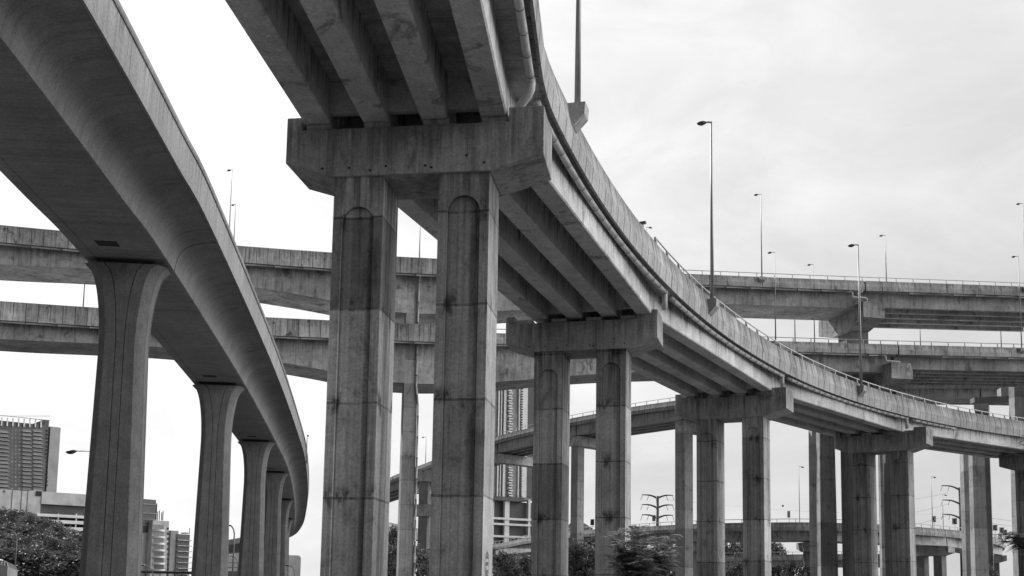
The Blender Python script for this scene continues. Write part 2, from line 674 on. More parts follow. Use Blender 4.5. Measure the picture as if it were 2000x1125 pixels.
# high overcast: a bright cloud sheet, brighter towards the sun, with soft lumps
c1 = g.noise(g.scaled(tc, (2.2, 2.2, 5.0)), 1.3, 6, 0.6, 0.5)
c2 = g.noise(g.scaled(tc, (5.0, 5.0, 12.0), (4, 2, 1)), 1.0, 5, 0.6, 0.8)
dp = t.nodes.new("ShaderNodeVectorMath")
dp.operation = 'DOT_PRODUCT'
t.links.new(tc, dp.inputs[0])
dp.inputs[1].default_value = (math.sin(SUN_AZ) * math.cos(SUN_EL), math.cos(SUN_AZ) * math.cos(SUN_EL), math.sin(SUN_EL))
glow = g.rng(dp.outputs["Value"], 0.3, 1.0, 0.0, 1.0, True)
cloud = g.m('ADD', 7.3, g.m('MULTIPLY', glow, 3.4))
cloud = g.m('MULTIPLY', cloud, g.rng(c1, 0.35, 0.65, 0.92, 1.07))
cloud = g.m('MULTIPLY', cloud, g.rng(c2, 0.4, 0.68, 0.94, 1.08))
mixv = g.m('ADD', g.m('MULTIPLY', cloud, 0.9), g.m('MULTIPLY', g.m('MINIMUM', bw.outputs[0], 14.0), 0.1))
# unseen sky overhead and behind the viewer dimmed, so front faces come out darker
db = t.nodes.new("ShaderNodeVectorMath")
db.operation = 'DOT_PRODUCT'
t.links.new(tc, db.inputs[0])
db.inputs[1].default_value = (0.62, 0.78, 0.0)
mixv = g.m('MULTIPLY', mixv, g.rng(db.outputs["Value"], -0.8, 0.4, 0.20, 1.03, True))
dr_ = t.nodes.new("ShaderNodeVectorMath")
dr_.operation = 'DOT_PRODUCT'
t.links.new(tc, dr_.inputs[0])
dr_.inputs[1].default_value = V((0.97, 0.0, 0.26)).normalized()
mixv = g.m('MULTIPLY', mixv, g.m('ADD', 1.0, g.m('MULTIPLY', g.rng(dr_.outputs["Value"], 0.52, 0.95, 0, 1, True), 5.0)))  # added bright lobe in the unseen sky at right, lifts right-hand faces
cc = t.nodes.new("ShaderNodeCombineColor")
for i in range(3):
    t.links.new(mixv, cc.inputs[i])
t.links.new(cc.outputs[0], bg.inputs[0])
bg.inputs[1].default_value = 0.1
t.links.new(bg.outputs[0], wo.inputs[0])

sl = bpy.data.lights.new("sun", 'SUN')
sl.energy = 5.0
sl.angle = math.radians(0.8)
sl.color = (1.0, 1.0, 1.0)
so = bpy.data.objects.new("sun", sl)
COL.objects.link(so)
sd = V((math.sin(SUN_AZ) * math.cos(SUN_EL), math.cos(SUN_AZ) * math.cos(SUN_EL), math.sin(SUN_EL)))
so.rotation_euler = sd.to_track_quat('Z', 'Y').to_euler()
so.location = sd * 300
scene.view_settings.view_transform = 'Standard'
scene.view_settings.look = 'None'
scene.view_settings.gamma = 1
scene.view_settings.exposure = 0

gm = plain("dry_ground", 0.078, 0.95, 0, 0.3, 0.12)
mb = MB()
mb.add([(-3000, -600, 0), (3000, -600, 0), (3000, 4500, 0), (-3000, 4500, 0)], [(0, 1, 2, 3)])
o = mb.build('ground', gm)
o['kind'] = 'structure'

# ------------------------------------------------------------------ A: smooth box-girder viaduct on the left
HA = 19.3
pa = [(-17.4, 2, HA), (-18.2, 20, HA), (-19.05, 35, HA), (-20.2, 49.5, HA), (-21.15, 60, HA), (-25.7, 98, HA), (-31.0, 137, HA), (-35.6, 168, HA),
      (-41.6, 204, 18.1), (-48.3, 240, 16.9), (-55.8, 276, 15.6), (-64.5, 308, 14.5), (-78, 338, 13.4), (-98, 364, 12.4)]
PA = Path(pa, 12)
deckA = thing('box_girder_viaduct', 'smooth dark box girder road deck sweeping from the upper left corner down to the distance', 'viaduct deck', PA.pos(PA.near(V((-21, 60, 0)))))
half = [(2.05, 0.0), (2.19, 0.08), (2.25, 0.45), (2.34, 0.82), (2.50, 1.14), (2.76, 1.42), (3.15, 1.62), (3.7, 1.75), (4.42, 1.86)]
sec = [(-3.55, 1.95), (-3.1, 1.62), (-2.75, 1.3), (-2.45, 0.8), (-2.3, 0.3), (-2.2, 0.05), (-2.05, 0.0)] + half + [(4.42, 2.15), (-3.55, 2.15)]
dripA = [0] * len(sec)
pierA_s = [PA.near(V((x, y, 0))) for x, y in ((-21.15, 60), (-25.45, 96.0), (-30.4, 132.8), (-35.6, 168), (-41.6, 204), (-48.3, 240), (-55.8, 276), (-64.5, 308))]
mb = MB()
rings, tone, arc = [], [], []
for s in steps(0, PA.len - 1, 1.5):
    jn = False
    rings.append([PA.at(s, u, z) for u, z in sec]); tone += [0] * len(sec); arc += [s] * len(sec)
jo = []
for ps in pierA_s:
    jo += [(ps + 1.3, 0.07)]
allr = [(s, 0) for s in steps(0, PA.len - 1, 1.5)]
for c, wd in jo:
    allr = [q for q in allr if abs(q[0] - c) > wd + 0.05]
    allr += [(c - wd, 0), (c - wd + 0.01, 1), (c + wd - 0.01, 1), (c + wd, 0)]
allr.sort()
rings, tone, arc = [], [], []
for s, ins in allr:
    rings.append([PA.at(s, u * (0.985 if ins else 1), z + (0.06 if ins and k < len(sec) - 2 else 0)) for k, (u, z) in enumerate(sec)])
    tone += [-0.6 if ins else 0] * len(sec)
    arc += [s] * len(sec)
mb.loft(rings, True, {'tone': tone, 'arc': arc})
o = mb.build('box_girder', M['smooth'], deckA, smooth=True)
md = o.modifiers.new('split', 'EDGE_SPLIT')
md.split_angle = math.radians(38)
mb = MB()
sweep(mb, PA, steps(0, PA.len - 1, 0.75), [(4.424, 1.80), (4.55, 1.78), (4.60, 3.42), (4.32, 3.42), (4.30, 2.154), (4.424, 2.154)], drip=[0.1, 0.3, 0.7, 0, 0, 0])
mb.build('parapet', M['ribbed'], deckA)
mb = MB()
sweep(mb, PA, steps(0, PA.len - 1, 0.75), [(4.30, 3.424), (4.66, 3.424), (4.70, 3.50), (4.70, 3.66), (4.62, 3.74), (4.30, 3.74)])
mb.build('coping', M['smooth'], deckA)
mb = MB()
sweep(mb, PA, steps(0, PA.len - 1, 1.5), [(-3.554, 1.92), (-3.68, 1.90), (-3.68, 3.5), (-3.45, 3.5), (-3.45, 2.154), (-3.554, 2.154)])
mb.build('parapet', M['smooth'], deckA)
for ps in pierA_s[:4]:
    c = PA.at(ps - 3.6, -0.3, -0.012)
    mb = MB()
    tx, rx = PA.tan(ps - 3.6), PA.right(ps - 3.6)
    mb.box(c - tx * 0.45 - rx * 0.55, tx * 0.9, rx * 1.1, V((0, 0, 0.05)))
    mb.build('access_hatch', M['dark'], deckA)
# thin lighter drip strip along the far edge of the soffit
mb = MB()
sweep(mb, PA, steps(20, 150, 1.5), [(-1.62, -0.03), (-1.57, -0.03), (-1.57, 0.02), (-1.62, 0.02)])
mb.build('drip_strip', M['smooth'], deckA)


def flared_pier(s, label, zg=-0.5):
    base = PA.pos(s)
    top = base.z - 0.30
    ex, ey = PA.right(s), PA.tan(s)
    O = V((base.x, base.y, 0))
    th = thing('flared_pier', label, 'bridge pier', O, 'flared piers under the smooth viaduct')
    rings = []
    D = 1.05
    zsh = top - 4.9
    zl = [zg, zg + (zsh - zg) * 0.33, zg + (zsh - zg) * 0.66, zsh] + [zsh + (top - zsh) * k / 14 for k in range(1, 15)]
    tn, jz = [], []
    for z in zl:
        hw = 1.50 - (1.50 - 1.20) * min(1, max(0, (z - 0) / zsh))
        k = max(0.0, (z - zsh) / (top - zsh))
        fl = 1 - math.sqrt(max(0, 1 - k ** 2.2))
        hw += 0.95 * fl
        dd = D + 0.12 * fl
        c = 0.25 + 0.80 * fl
        ch = 0.42
        gr = 0.055
        hp = [(c - 0.06, -dd), (c - 0.03, -dd + gr), (c, -dd), (hw - ch, -dd), (hw - ch * 0.92, -dd + ch * 0.06), (hw - ch * 0.08, -dd + ch * 1.0), (hw, -dd + ch * 1.1), (hw, -dd + 0.52), (hw - 0.05, -dd + 0.55), (hw - 0.05, -dd + 0.62), (hw, -dd + 0.65)]
        q = hp + [(u, -v) for u, v in reversed(hp)]
        ring = q + [(-u, -v) for u, v in q]
        rings.append([O + ex * u + ey * v + ZUP * z for u, v in ring])
        tl = [0, -0.5, 0, 0, 0, 0, 0, 0, -0.6, -0.6, 0]
        tl = tl + tl[::-1]
        tn += tl + tl
        jz += [0] * (len(ring))
    mb = MB()
    mb.loft(rings, True, {'tone': tn})
    o = mb.build('shaft', M['smoothpier'], th, smooth=True)
    md = o.modifiers.new('split', 'EDGE_SPLIT')
    md.split_angle = math.radians(30)
    mb = MB()
    mb.box(O - ex * 1.5 - ey * 0.8 + ZUP * (top + 0.002), ex * 3.0, ey * 1.6, ZUP * 0.296)
    mb.build('bearing', M['dark'], th)


labA = ['nearest flared pier of the smooth viaduct, at the left beside the tower block',
        'second flared pier along the smooth viaduct, just right of the nearest one',
        'third flared pier along the smooth viaduct from the viewer',
        'fourth flared pier along the smooth viaduct, partly behind the third',
        'fifth flared pier along the smooth viaduct, a narrow strip behind the fourth',
        'sixth flared pier along the smooth viaduct, a thin sliver behind the fifth',
        'seventh flared pier along the smooth viaduct, where the deck starts to turn away',
        'farthest flared pier in view on the smooth viaduct, ending the row']
for ps, lb in zip(pierA_s, labA):
    flared_pier(ps, lb)

# ------------------------------------------------------------------ B: curved ramp on precast girders in the centre
CB, RB = V((165.72, 3.05, 0)), 174.03


def zB(a):
    x = max(0.0, a - 32.4)
    return 20.65 + 0.5 * (x / 10.6) ** 1.45


ptsB = []
rev = []
a14 = math.radians(14)
q = CB + V((-RB * math.cos(a14), RB * math.sin(a14), 0))
hd = 14.0
d14 = 0.0
while d14 < 46:                                  # the curve eases out into a straight towards the viewer
    hd = max(5.0, 14.0 - 5.0 * d14 / 3.04)
    q = q - V((math.sin(math.radians(hd)), math.cos(math.radians(hd)), 0)) * 0.75
    d14 += 0.75
    rev.append(V((q.x, q.y, 20.65)))
ptsB = rev[::-1]
for k in range(0, 123):
    dg = 14 + k * 0.5
    a = math.radians(dg)
    ptsB.append(CB + V((-RB * math.cos(a), RB * math.sin(a), zB(dg))))
PB = Path(ptsB)
capsB = [((-3.93, 40.18), 8.3, 0.0), ((4.15, 69.96), 14.7, 0.0), ((18.7, 96.23), 26.7, 0.0), ((39.63, 120.54), 34.4, 0.5), ((66.7, 141.6), 42.0, 1.4), ((92.0, 156.0), 55.0, 2.4)]
sB = [PB.near(V((x, y, 0)) + V((math.sin(math.radians(a)), math.cos(math.radians(a)), 0)) * 1.4) for (x, y), a, z in capsB]
deckB = thing('curved_ramp_deck', 'curved concrete road deck on four girders passing overhead in the centre and bending right', 'viaduct deck', PB.pos(sB[0]))
LATB = (-3.63, -1.377, 0.877, 3.13)
girder_deck(deckB, PB, 0.5, sB[5] + 12, 5.0, -4.35, (2.0, 0.85, 0.14), LATB, 1.0, (-1.40, 0.19), [0.6] + sB + [sB[5] + 12],
            (M['para'], M['girder'], M['old']), slab=(0.2, 0.55), rail=(sB[1] - 4, sB[5] + 11, 0.42, 2.9))  # older, darker slab concrete also deepens the shade between the girders
# drain pipe below the right-hand overhang, broken at every pier
for i in range(len(sB) - 1):
    s0, s1 = sB[i] + 0.6, sB[i + 1] - 0.6
    if i == 3:
        s1 = s0 + 11
    if i > 3:
        break
    pipe_run(deckB, [PB.at(s, 4.56, -0.12) for s in steps(s0, s1, 1.5)], 0.155, 1.45, 0.07)
pipe_run(deckB, [PB.at(s, 4.56, -0.12) for s in steps(8, sB[0] - 1.55, 1.5)], 0.155, 1.6, 0.07)
for i in range(4):
    s = sB[i] - 0.75
    if i == 0:
        q = [PB.at(s - 0.72, 4.56, -0.02), PB.at(s - 0.70, 4.56, -0.2), PB.at(s - 0.66, 4.54, -0.42), PB.at(s - 0.55, 4.44, -0.62), PB.at(s - 0.40, 4.28, -0.75), PB.at(s - 0.24, 4.14, -0.86), PB.at(s - 0.16, 4.08, -1.0), PB.at(s - 0.14, 4.06, -1.25)]
    else:
        q = [PB.at(s + 0.1, 4.5, -0.1), PB.at(s + 0.1, 4.5, -0.35), PB.at(s + 0.1, 4.5, -1.2)]
    mb = MB()
    mb.tube(q, 0.17, 12)
    mb.build('pipe_elbow', M['pipe'], deckB, smooth=True)


def twin_pier(idx, lab):
    (x, y), ang, dz = capsB[idx]
    a = math.radians(ang)
    ex, ey = V((math.cos(a), -math.sin(a), 0)), V((math.sin(a), math.cos(a), 0))
    O = V((x, y, 0))
    th = thing('twin_column_pier', lab, 'bridge pier', O, 'twin column piers under the curved ramp')
    zc = 17.1 + dz
    jz0 = [1.55, 2.9, 1.2, 2.2, 0.6, 1.0][idx]
    wcol = [1.9, 1.88, 1.85, 1.85, 1.85, 1.85][idx]
    for k, u in enumerate((-2.95 + wcol / 2, 2.95 - wcol / 2)):
        mb = arched_column(u, 0.12, wcol, 2.25, -0.5, zc, ex, ey, O, jz0 + (0.1 if k else 0), idx * 3.1 + k * 1.7 + 0.3, 0.85 if k else 1.15, drip=0.9, darkpour=13 if idx + k == 0 else 0)
        o = mb.build('column', M['col'], th)
        if idx == 0 and k == 1:
            # faded round stencil on the right-hand face
            pm = MB()
            c = O + ex * (u + wcol / 2 + 0.004) + ey * (0.12 + 1.05) + ZUP * 2.75
            for r0, r1 in ((0.40, 0.47),):
                n = 28
                vs = []
                for j in range(n):
                    an = 2 * PI * j / n
                    for rr in (r0, r1):
                        vs.append(c + ey * rr * math.cos(an) + ZUP * rr * math.sin(an))
                pm.add(vs, [(2 * j, 2 * j + 1, 2 * ((j + 1) % n) + 1, 2 * ((j + 1) % n)) for j in range(n)])
            for tri in (((-0.28, 0.2), (0.28, 0.2), (0, 0.42)), ((-0.28, -0.2), (0.28, -0.2), (0, -0.42)), ((-0.3, -0.09), (0.3, -0.02), (0.3, 0.1)), ((-0.3, -0.09), (0.3, 0.1), (-0.3, 0.06))):
                pm.add([c + ey * p + ZUP * q for p, q in tri], [(0, 1, 2)])
            pm.build('stencil_mark', M['paintdark'], o, autoflip=False)
    # hammer-ended cap beam with raised end blocks
    zt = zc + 1.87
    prof = [(-4.85, zc + 0.58), (-3.0, zc), (3.0, zc), (4.95, zc + 0.60), (4.95, zt + 0.54), (3.64, zt + 0.54), (3.64, zt), (-4.27, zt), (-4.27, zt + 0.50), (-4.85, zt + 0.50)]
    mb = MB()
    n = len(prof)
    dens = []
    for (p, q) in zip(prof, prof[1:] + prof[:1]):
        m = max(1, int(V((q[0] - p[0], q[1] - p[1])).length / 0.7))
        dens += [(p[0] + (q[0] - p[0]) * j / m, p[1] + (q[1] - p[1]) * j / m) for j in range(m)]
    vs, dp = [], []
    for v in (0.0, 2.75):
        for (u, z) in dens:
            vs.append(O + ex * u + ey * v + ZUP * z)
            dp.append(0.15 + 0.85 * max(0, min(1, (z - zc) / 1.9)))
    nn = len(dens)
    fs = [tuple(range(nn)), tuple(reversed(range(nn, 2 * nn)))] + [(k, nn + k, nn + (k + 1) % nn, (k + 1) % nn) for k in range(nn)]
    mb.add(vs, fs, drip=dp)
    o = mb.build('cap_beam', M['cap'], th)
    bv = o.modifiers.new('bevel', 'BEVEL')
    bv.width = 0.025
    bv.limit_method = 'ANGLE'
    bv.angle_limit = math.radians(25)
    if idx < 2:
        # form-tie holes along the lower edge of the front face
        for u in (-3.4, -2.35, -1.55, -0.95, 0.55, 0.78, 2.1, 2.75):
            mb = MB()
            c = O + ex * (u + 0.13 * idx) - ey * 0.006 + ZUP * (zc + (0.62 if abs(u) == 2.1 else 0.26 + 0.07 * math.sin(u * 5)))
            mb.tube([c, c + ey * 0.03], 0.055, 8)
            mb.build('tie_hole', M['dark'], o)
    for u in LATB:
        for v in (0.15, 1.75):
            mb = MB()
            mb.box(O + ex * (u - 0.5) + ey * v + ZUP * (zt - 0.01), ex * 1.0, ey * 0.8, ZUP * 0.26)
            mb.build('bearing_pedestal', M['cap'], th)


labB = ['nearest pier of the curved ramp, two tall columns with arched recesses',
        'second pier of the curved ramp, twin columns left of the feathery shrub',
        'third pier of the curved ramp, its cap beam end over a slim far column',
        'fourth pier of the curved ramp, twin columns flanking a slim bright-edged column',
        'fifth pier of the curved ramp, cut off by the right edge of the photo']
for i in range(5):
    twin_pier(i, labB[i])

# ------------------------------------------------------------------ C and D: the two stacked decks crossing behind
LD = V((1, 0.225, 0)).normalized()            # their common direction in plan
LN = V((LD.y, -LD.x, 0))                      # towards the viewer
L0 = V((0, 163, 0))
X0, X1 = -150.0, 150.0


def line_heights(pxs, off):
    """photo points on the vertical plane 'off' metres in front of the web line -> sorted (t, z)"""
    P = L0 + LN * off
    out = []
    for x, y in pxs:
        q = at_pl(x, y, P, LN)
        out.append(((q - L0).dot(LD), q.z))
    return sorted(out)


def interp(tab, t):
    if t <= tab[0][0]:
        a, b = tab[0], tab[1]
    elif t >= tab[-1][0]:
        a, b = tab[-2], tab[-1]
    else:
        for a, b in zip(tab, tab[1:]):
            if a[0] <= t <= b[0]:
                break
    k = (t - a[0]) / (b[0] - a[0])
    return a[1] + (b[1] - a[1]) * k


def smooth_tab(tab, a, b, n, r):
    """resample and soften the height line"""
    ts = [a + (b - a) * i / n for i in range(n + 1)]
    return [(t, sum(interp(tab, t + d) for d in (-r, -r / 2, 0, r / 2, r)) / 5) for t in ts]


def tx(x, off):
    """t on the line of the photo column x (taken near deck height)"""
    q = at_pl(x, 600, L0 + LN * off, LN)
    return (q - L0).dot(LD)


OFF = 1.9
cF = smooth_tab(line_heights([(0, 473), (145, 487), (474, 513), (638, 525), (768, 532), (852, 537), (1338, 554), (1496, 561), (1676, 567), (1737, 569), (2000, 578)], OFF), X0, X1, 150, 12)
dF = smooth_tab(line_heights([(0, 625), (203, 639), (537, 656), (631, 660), (763, 665), (848, 668), (976, 672), (1532, 686), (1733, 692), (2000, 698)], OFF), X0, X1, 150, 12)
cW = smooth_tab(line_heights([(-250, 497), (0, 517), (171, 523), (300, 535), (420, 549), (497, 561), (635, 583), (730, 606), (770, 612), (852, 615), (1000, 606), (1200, 594), (1399, 593), (1676, 602), (2000, 613)], 0), X0, X1, 150, 5)
dW = smooth_tab(line_heights([(-250, 642), (0, 663), (200, 671), (330, 678), (450, 692), (558, 709), (630, 721), (740, 746), (763, 749), (850, 751), (977, 747), (1041, 740), (1120, 733), (1200, 728), (1400, 723), (1611, 725), (1737, 727), (2000, 735)], 0), X0, X1, 150, 5)


def line_path(tab, off=0.0):
    return Path([L0 + LD * t + V((0, 0, z)) for t, z in tab])


def stacked_deck(name, label, Ft, Wt, tj, tcap, hl, hr, wid_box, wid_g, gdepth, ngird, pm_l, lamp_pts):
    P = line_path(Ft)
    s0 = -X0 + 0.0
    cosk = 1.0
    toS = lambda t_: (t_ - X0)
    root = thing(name, label, 'viaduct deck', P.pos(toS(0)))
    E = 1.0
    # near parapet: tall and plain on the left, lower with a rail on the right
    mb = MB()
    prof = [(OFF, 0), (OFF + 0.02, hl), (OFF - 0.24, hl), (OFF - 0.28, 0.45), (OFF - 0.25, 0.11)]
    panelled(mb, P, toS(X0 + 4), toS(tj), prof, (0, 1), 1.55, [0.35, 1, 0, 0, 0], 0.26)
    mb.build('parapet', pm_l, root)
    mb = MB()
    prof = [(OFF, 0), (OFF + 0.05, hr * 0.42), (OFF - 0.12, hr), (OFF - 0.36, hr), (OFF - 0.36, 0.45), (OFF - 0.25, 0.06)]
    panelled(mb, P, toS(tj + 0.2), toS(tcap), prof, (0, 1, 2), 2.9, [0.2, 0.4, 0.9, 0, 0, 0], 0.09)
    mb.build('parapet', M['old'], root)
    mb = MB()
    panelled(mb, P, toS(tcap + 0.16), toS(X1 - 4), prof, (0, 1, 2), 2.9, [0.2, 0.4, 0.9, 0, 0, 0], 0.09)
    mb.build('parapet', M['old'], root)
    mb = MB()
    sweep(mb, P, [toS(tcap - 0.1), toS(tcap + 0.26)], [(OFF - 0.06, -0.3), (OFF - 0.30, hr - 0.05), (OFF - 0.34, hr - 0.05), (OFF - 0.34, -0.3)])
    mb.build('expansion_joint', M['dark'], root)
    railing(root, P, toS(tj + 1), toS(X1 - 5), OFF - 0.24, hr, 0.62, 3.0, 0.06)
    # drain pipe along the drip edge
    mb = MB()
    for a_, b_ in ((X0 + 5, tcap - 3.0), (tcap + 6.0, X1 - 6)):
        pipe_run(root, [P.at(toS(t_), OFF - 0.42, -0.12) for t_ in steps(a_, b_, 3)], 0.13, 4.0, 0.12, 8)
    # box girder on the left of the expansion joint
    mb = MB()
    rings = []
    for t_ in steps(X0 + 4, tcap - 0.2, 1.5):
        zb = interp(Wt, t_) - interp(Ft, t_)
        sl = 0.25
        pr = [(0.0, 0.05), (0.03, zb * 0.5), (0.0, zb), (-wid_box, zb + 0.1), (-wid_box - 0.2, 0.05), (-wid_box - 2.2, 0.25), (-wid_box - 2.2, 0.44), (OFF - 0.29, 0.44), (OFF - 0.26, 0.12), (OFF - 1.2, -0.08)]
        rings.append([P.at(toS(t_), u, z) for u, z in pr])
    mb.loft(rings, True, {'drip': [0.75, 0.35, 0.0, 0, 0, 0, 0, 0, 0, 0.8] * len(rings)})
    mb.build('box_girder', M['old'], root)
    mb = MB()
    sweep(mb, P, steps(toS(X0 + 4), toS(tcap), 3), [(-wid_box - 2.2, 0.25), (-wid_box - 2.4, 0.25), (-wid_box - 2.4, hr), (-wid_box - 2.2, hr)])
    mb.build('parapet', M['old'], root)
    # girders on the right of it
    mb = MB()
    sweep(mb, P, steps(toS(tcap + 0.2), toS(X1 - 4), 3), [(OFF - 0.38, 0.06), (OFF - 0.38, 0.44), (-wid_g - 1, 0.44), (-wid_g - 1, 0.06)])
    mb.build('deck_slab', M['old'], root)
    for k in range(ngird):
        u = -0.35 - (wid_g - 0.7) * k / (ngird - 1)
        mb = MB()
        ta, tb = tcap + 0.4, tcap + 42
        for a_, b_ in ((tcap + 0.4, tcap + 40), (tcap + 40.4, X1 - 4)):
            if b_ - a_ < 3:
                continue
            mb = MB()
            rings = [[P.at(toS(t_), u + du, z) for du, z in ((-0.32, -gdepth), (0.32, -gdepth), (0.34, -gdepth + 0.12), (0.34, 0.05), (-0.34, 0.05), (-0.34, -gdepth + 0.12))] for t_ in steps(a_, b_, 5)]
            mb.loft(rings, True)
            mb.build('girder', M['old'], root)
    return root, P, toS


tC, tD, tJ = tx(1690, OFF), tx(1752, OFF), tx(905, OFF)
deckC, PC, toS = stacked_deck('stacked_viaduct_deck', 'uppermost stained concrete deck crossing the whole background, railed on its right half', cF, cW, tJ, tC, 2.35, 1.62, 9.0, 14.0, 2.15, 5, M['oldpara'], None)
deckD, PD, toS = stacked_deck('stacked_viaduct_deck', 'second stained concrete deck crossing the background just below the uppermost one', dF, dW, tJ + 3, tD, 2.55, 1.62, 9.0, 14.0, 1.95, 6, M['oldpara'], None)


def hammer_cap(label, px0, px1, ytop, ybot, off, length, zg, cpx, grp, bottom_drop=1.1):
    """pier whose cap beam reaches across under the deck, its end face towards the viewer"""
    P = L0 + LN * off
    A, B = at_pl(px0, ytop, P, LN), at_pl(px1, ybot, P, LN)
    wd = (B - A).dot(LD)
    zt, zb = A.z, B.z
    O = V((A.x, A.y, 0)) + LD * wd / 2
    th = thing('hammerhead_pier', label, 'bridge pier', O, grp)
    mb = MB()
    L = length
    prof = [(0, zb), (L * 0.32, zb - bottom_drop), (L * 0.68, zb - bottom_drop), (L, zb), (L, zt), (0, zt)]
    mb.prism(prof, -LN, ZUP, O - LD * wd / 2, LD * wd, drip=[0.2, 0, 0, 0.2, 1, 1] * 2)
    mb.build('cap_beam', M['old'], th)
    mb = MB()
    Pc = L0 + LN * (off - L * 0.33)
    ca, cb = at_pl(cpx[0], 660, Pc, LN), at_pl(cpx[1], 660, Pc, LN)
    ca.z = zg
    mb.box(ca, LD * (cb - ca).dot(LD), -LN * L * 0.30, ZUP * (zb - bottom_drop - zg - 0.002))
    mb.build('column', M['fcol'], th)
    return th, O, zt


hp1, OC, ztc = hammer_cap('stained hammerhead pier holding up the uppermost deck at its expansion joint', 1686, 1728, 588, 622, 2.3, 14.5, -0.5, (1664, 1696), 'hammerhead piers of the stacked decks')
hp2, OD, ztd = hammer_cap('stained hammerhead pier holding up the second deck just above the ramp rail', 1741, 1783, 707, 741, 2.3, 14.5, -0.5, (1747, 1769), 'hammerhead piers of the stacked decks')
# elbows of the drain pipes at the two caps
for root, P, tc_, Oc, zt in ((deckC, PC, tC, OC, ztc), (deckD, PD, tD, OD, ztd)):
    s = toS(tc_)
    q = [P.at(s - 3.2, OFF - 0.42, -0.12), P.at(s - 2.2, OFF - 0.40, -0.14), P.at(s - 2.0, OFF - 0.40, -0.3), P.at(s - 2.0, OFF - 0.40, -0.9), P.at(s - 1.8, OFF - 0.40, -1.05), P.at(s + 0.3, OFF - 0.40, -1.1), P.at(s + 0.5, OFF - 0.40, -1.25)]
    q.append(V((q[-1].x, q[-1].y, zt + 0.05)))
    mb = MB()
    mb.tube(q, 0.17, 8)
    mb.build('pipe_elbow', M['pipe'], root, smooth=True)

# slim pier carrying both stacked decks between the nearest ramp columns, with its downpipe
def slim_pier(label, pxa, pxb, pl_off, depth, top_tab):
    P = L0 + LN * pl_off
    A, B = at_pl(pxa, 800, P, LN), at_pl(pxb, 800, P, LN)
    tm = ((A + B) / 2 - L0).dot(LD)
    wd = (B - A).dot(LD)
    O = V((A.x, A.y, 0)) + LD * wd / 2
    th = thing('slim_pier', label, 'bridge pier', O)
    zt = interp(top_tab, tm) + 0.05
    mb = MB()
    zz = [-0.5] + [z for z in steps(2, zt, 3.5)]
    rings = []
    for z in zz:
        k = 1 + 0.12 * (1 - z / zt)
        rings.append([O - LD * wd / 2 * k + ZUP * z, O + LD * wd / 2 * k + ZUP * z, O + LD * wd / 2 * k - LN * depth + ZUP * z, O - LD * wd / 2 * k - LN * depth + ZUP * z])
    mb.loft(rings, True, {'jz': [z + 3.5 for z in zz for _ in range(4)], 'seed': 4.2})
    mb.build('column', M['fcol'], th)
    return th, O, wd, tm


sp, OS, wS, tS = slim_pier('slim sunlit-edged pier with a downpipe, standing between the two nearest ramp columns', 788.5, 813.5, 0.03, 2.4, cW)
s = toS(tS)
q = [PC.at(s + 0.75, OFF - 0.42, -0.15), PC.at(s + 0.75, 0.9, -0.35), PC.at(s + 0.75, 0.25, -0.6), PC.at(s + 0.75, 0.22, interp(dF, tS) + 2.8 - interp(cF, tS))]
pipe_run(sp, q, 0.14, 3.0, 0.12, 8)
pipe_run(sp, [PD.at(s + 0.75, 0.22, -0.1), PD.at(s + 0.75, 0.22, -6.0), V((OS.x, OS.y, interp(dF, tS) - 9)) + LD * (wS / 2 + 0.2) + LN * 0.1, V((OS.x, OS.y, 0)) + LD * (wS / 2 + 0.28) + LN * 0.1], 0.14, 3.0, 0.16, 8)

# ------------------------------------------------------------------ tall twin piers behind the ramp
def tall_pier(label, cols, Y, ytop, depth, grp):
    th = None
    for (xa, xb, dy) in cols:
        Yc = Y + dy
        A, B = at_Y(xa, 960, Yc), at_Y(xb, 960, Yc)
        zt = at_Y(xa, ytop, Yc).z
        if th is None:
            th = thing('tall_pier', label, 'bridge pier', ((A.x + B.x) / 2, Yc, 0), grp)
        mb = MB()
        zz = [-0.5] + steps(2, zt, 3.5)
        rings = []
        cx, hw = (A.x + B.x) / 2, (B.x - A.x) / 2
        for z in zz:
            k = 1 + 0.10 * (1 - z / 18.0)
            rings.append([V((cx - hw * k, Yc, z)), V((cx + hw * k, Yc, z)), V((cx + hw * k, Yc + depth * k, z)), V((cx - hw * k, Yc + depth * k, z))])
        mb.loft(rings, True, {'jz': [z + 3.5 for z in zz for _ in range(4)], 'seed': xa * 0.37})
        mb.build('column', M['fcol'], th)
    return th


tall_pier('pair of broad tall pier columns rising behind the gap between third and fourth ramp piers', [(1602, 1633, 0), (1587, 1600, 9)], 182, 790, 2.3, 'tall piers behind the ramp')
tall_pier('dark tall pier column hugging the left side of the fourth ramp pier', [(1656, 1668, 0)], 186, 820, 1.9, 'tall piers behind the ramp')
tall_pier('slim tall pier column seen between the two columns of the fourth ramp pier', [(1720, 1730.5, 0)], 192, 800, 1.1, 'tall piers behind the ramp')
tall_pier('pair of tall pier columns with bright sunlit sides, near the right edge', [(1901, 1925.5, 0), (1883.5, 1896, 8)], 190, 835, 1.75, 'tall piers behind the ramp')
tall_pier('tall pier column at the right edge under the second deck', [(1987, 2010, 0)], 200, 752, 2.6, 'tall piers behind the ramp')

# ------------------------------------------------------------------ E: another deck seen between the second deck and the ramp rail
def px_path(pts, ext=0):
    """pts: (px, py, Y)"""
    p = [at_Y(x, y, Y) for x, y, Y in pts]
    return p


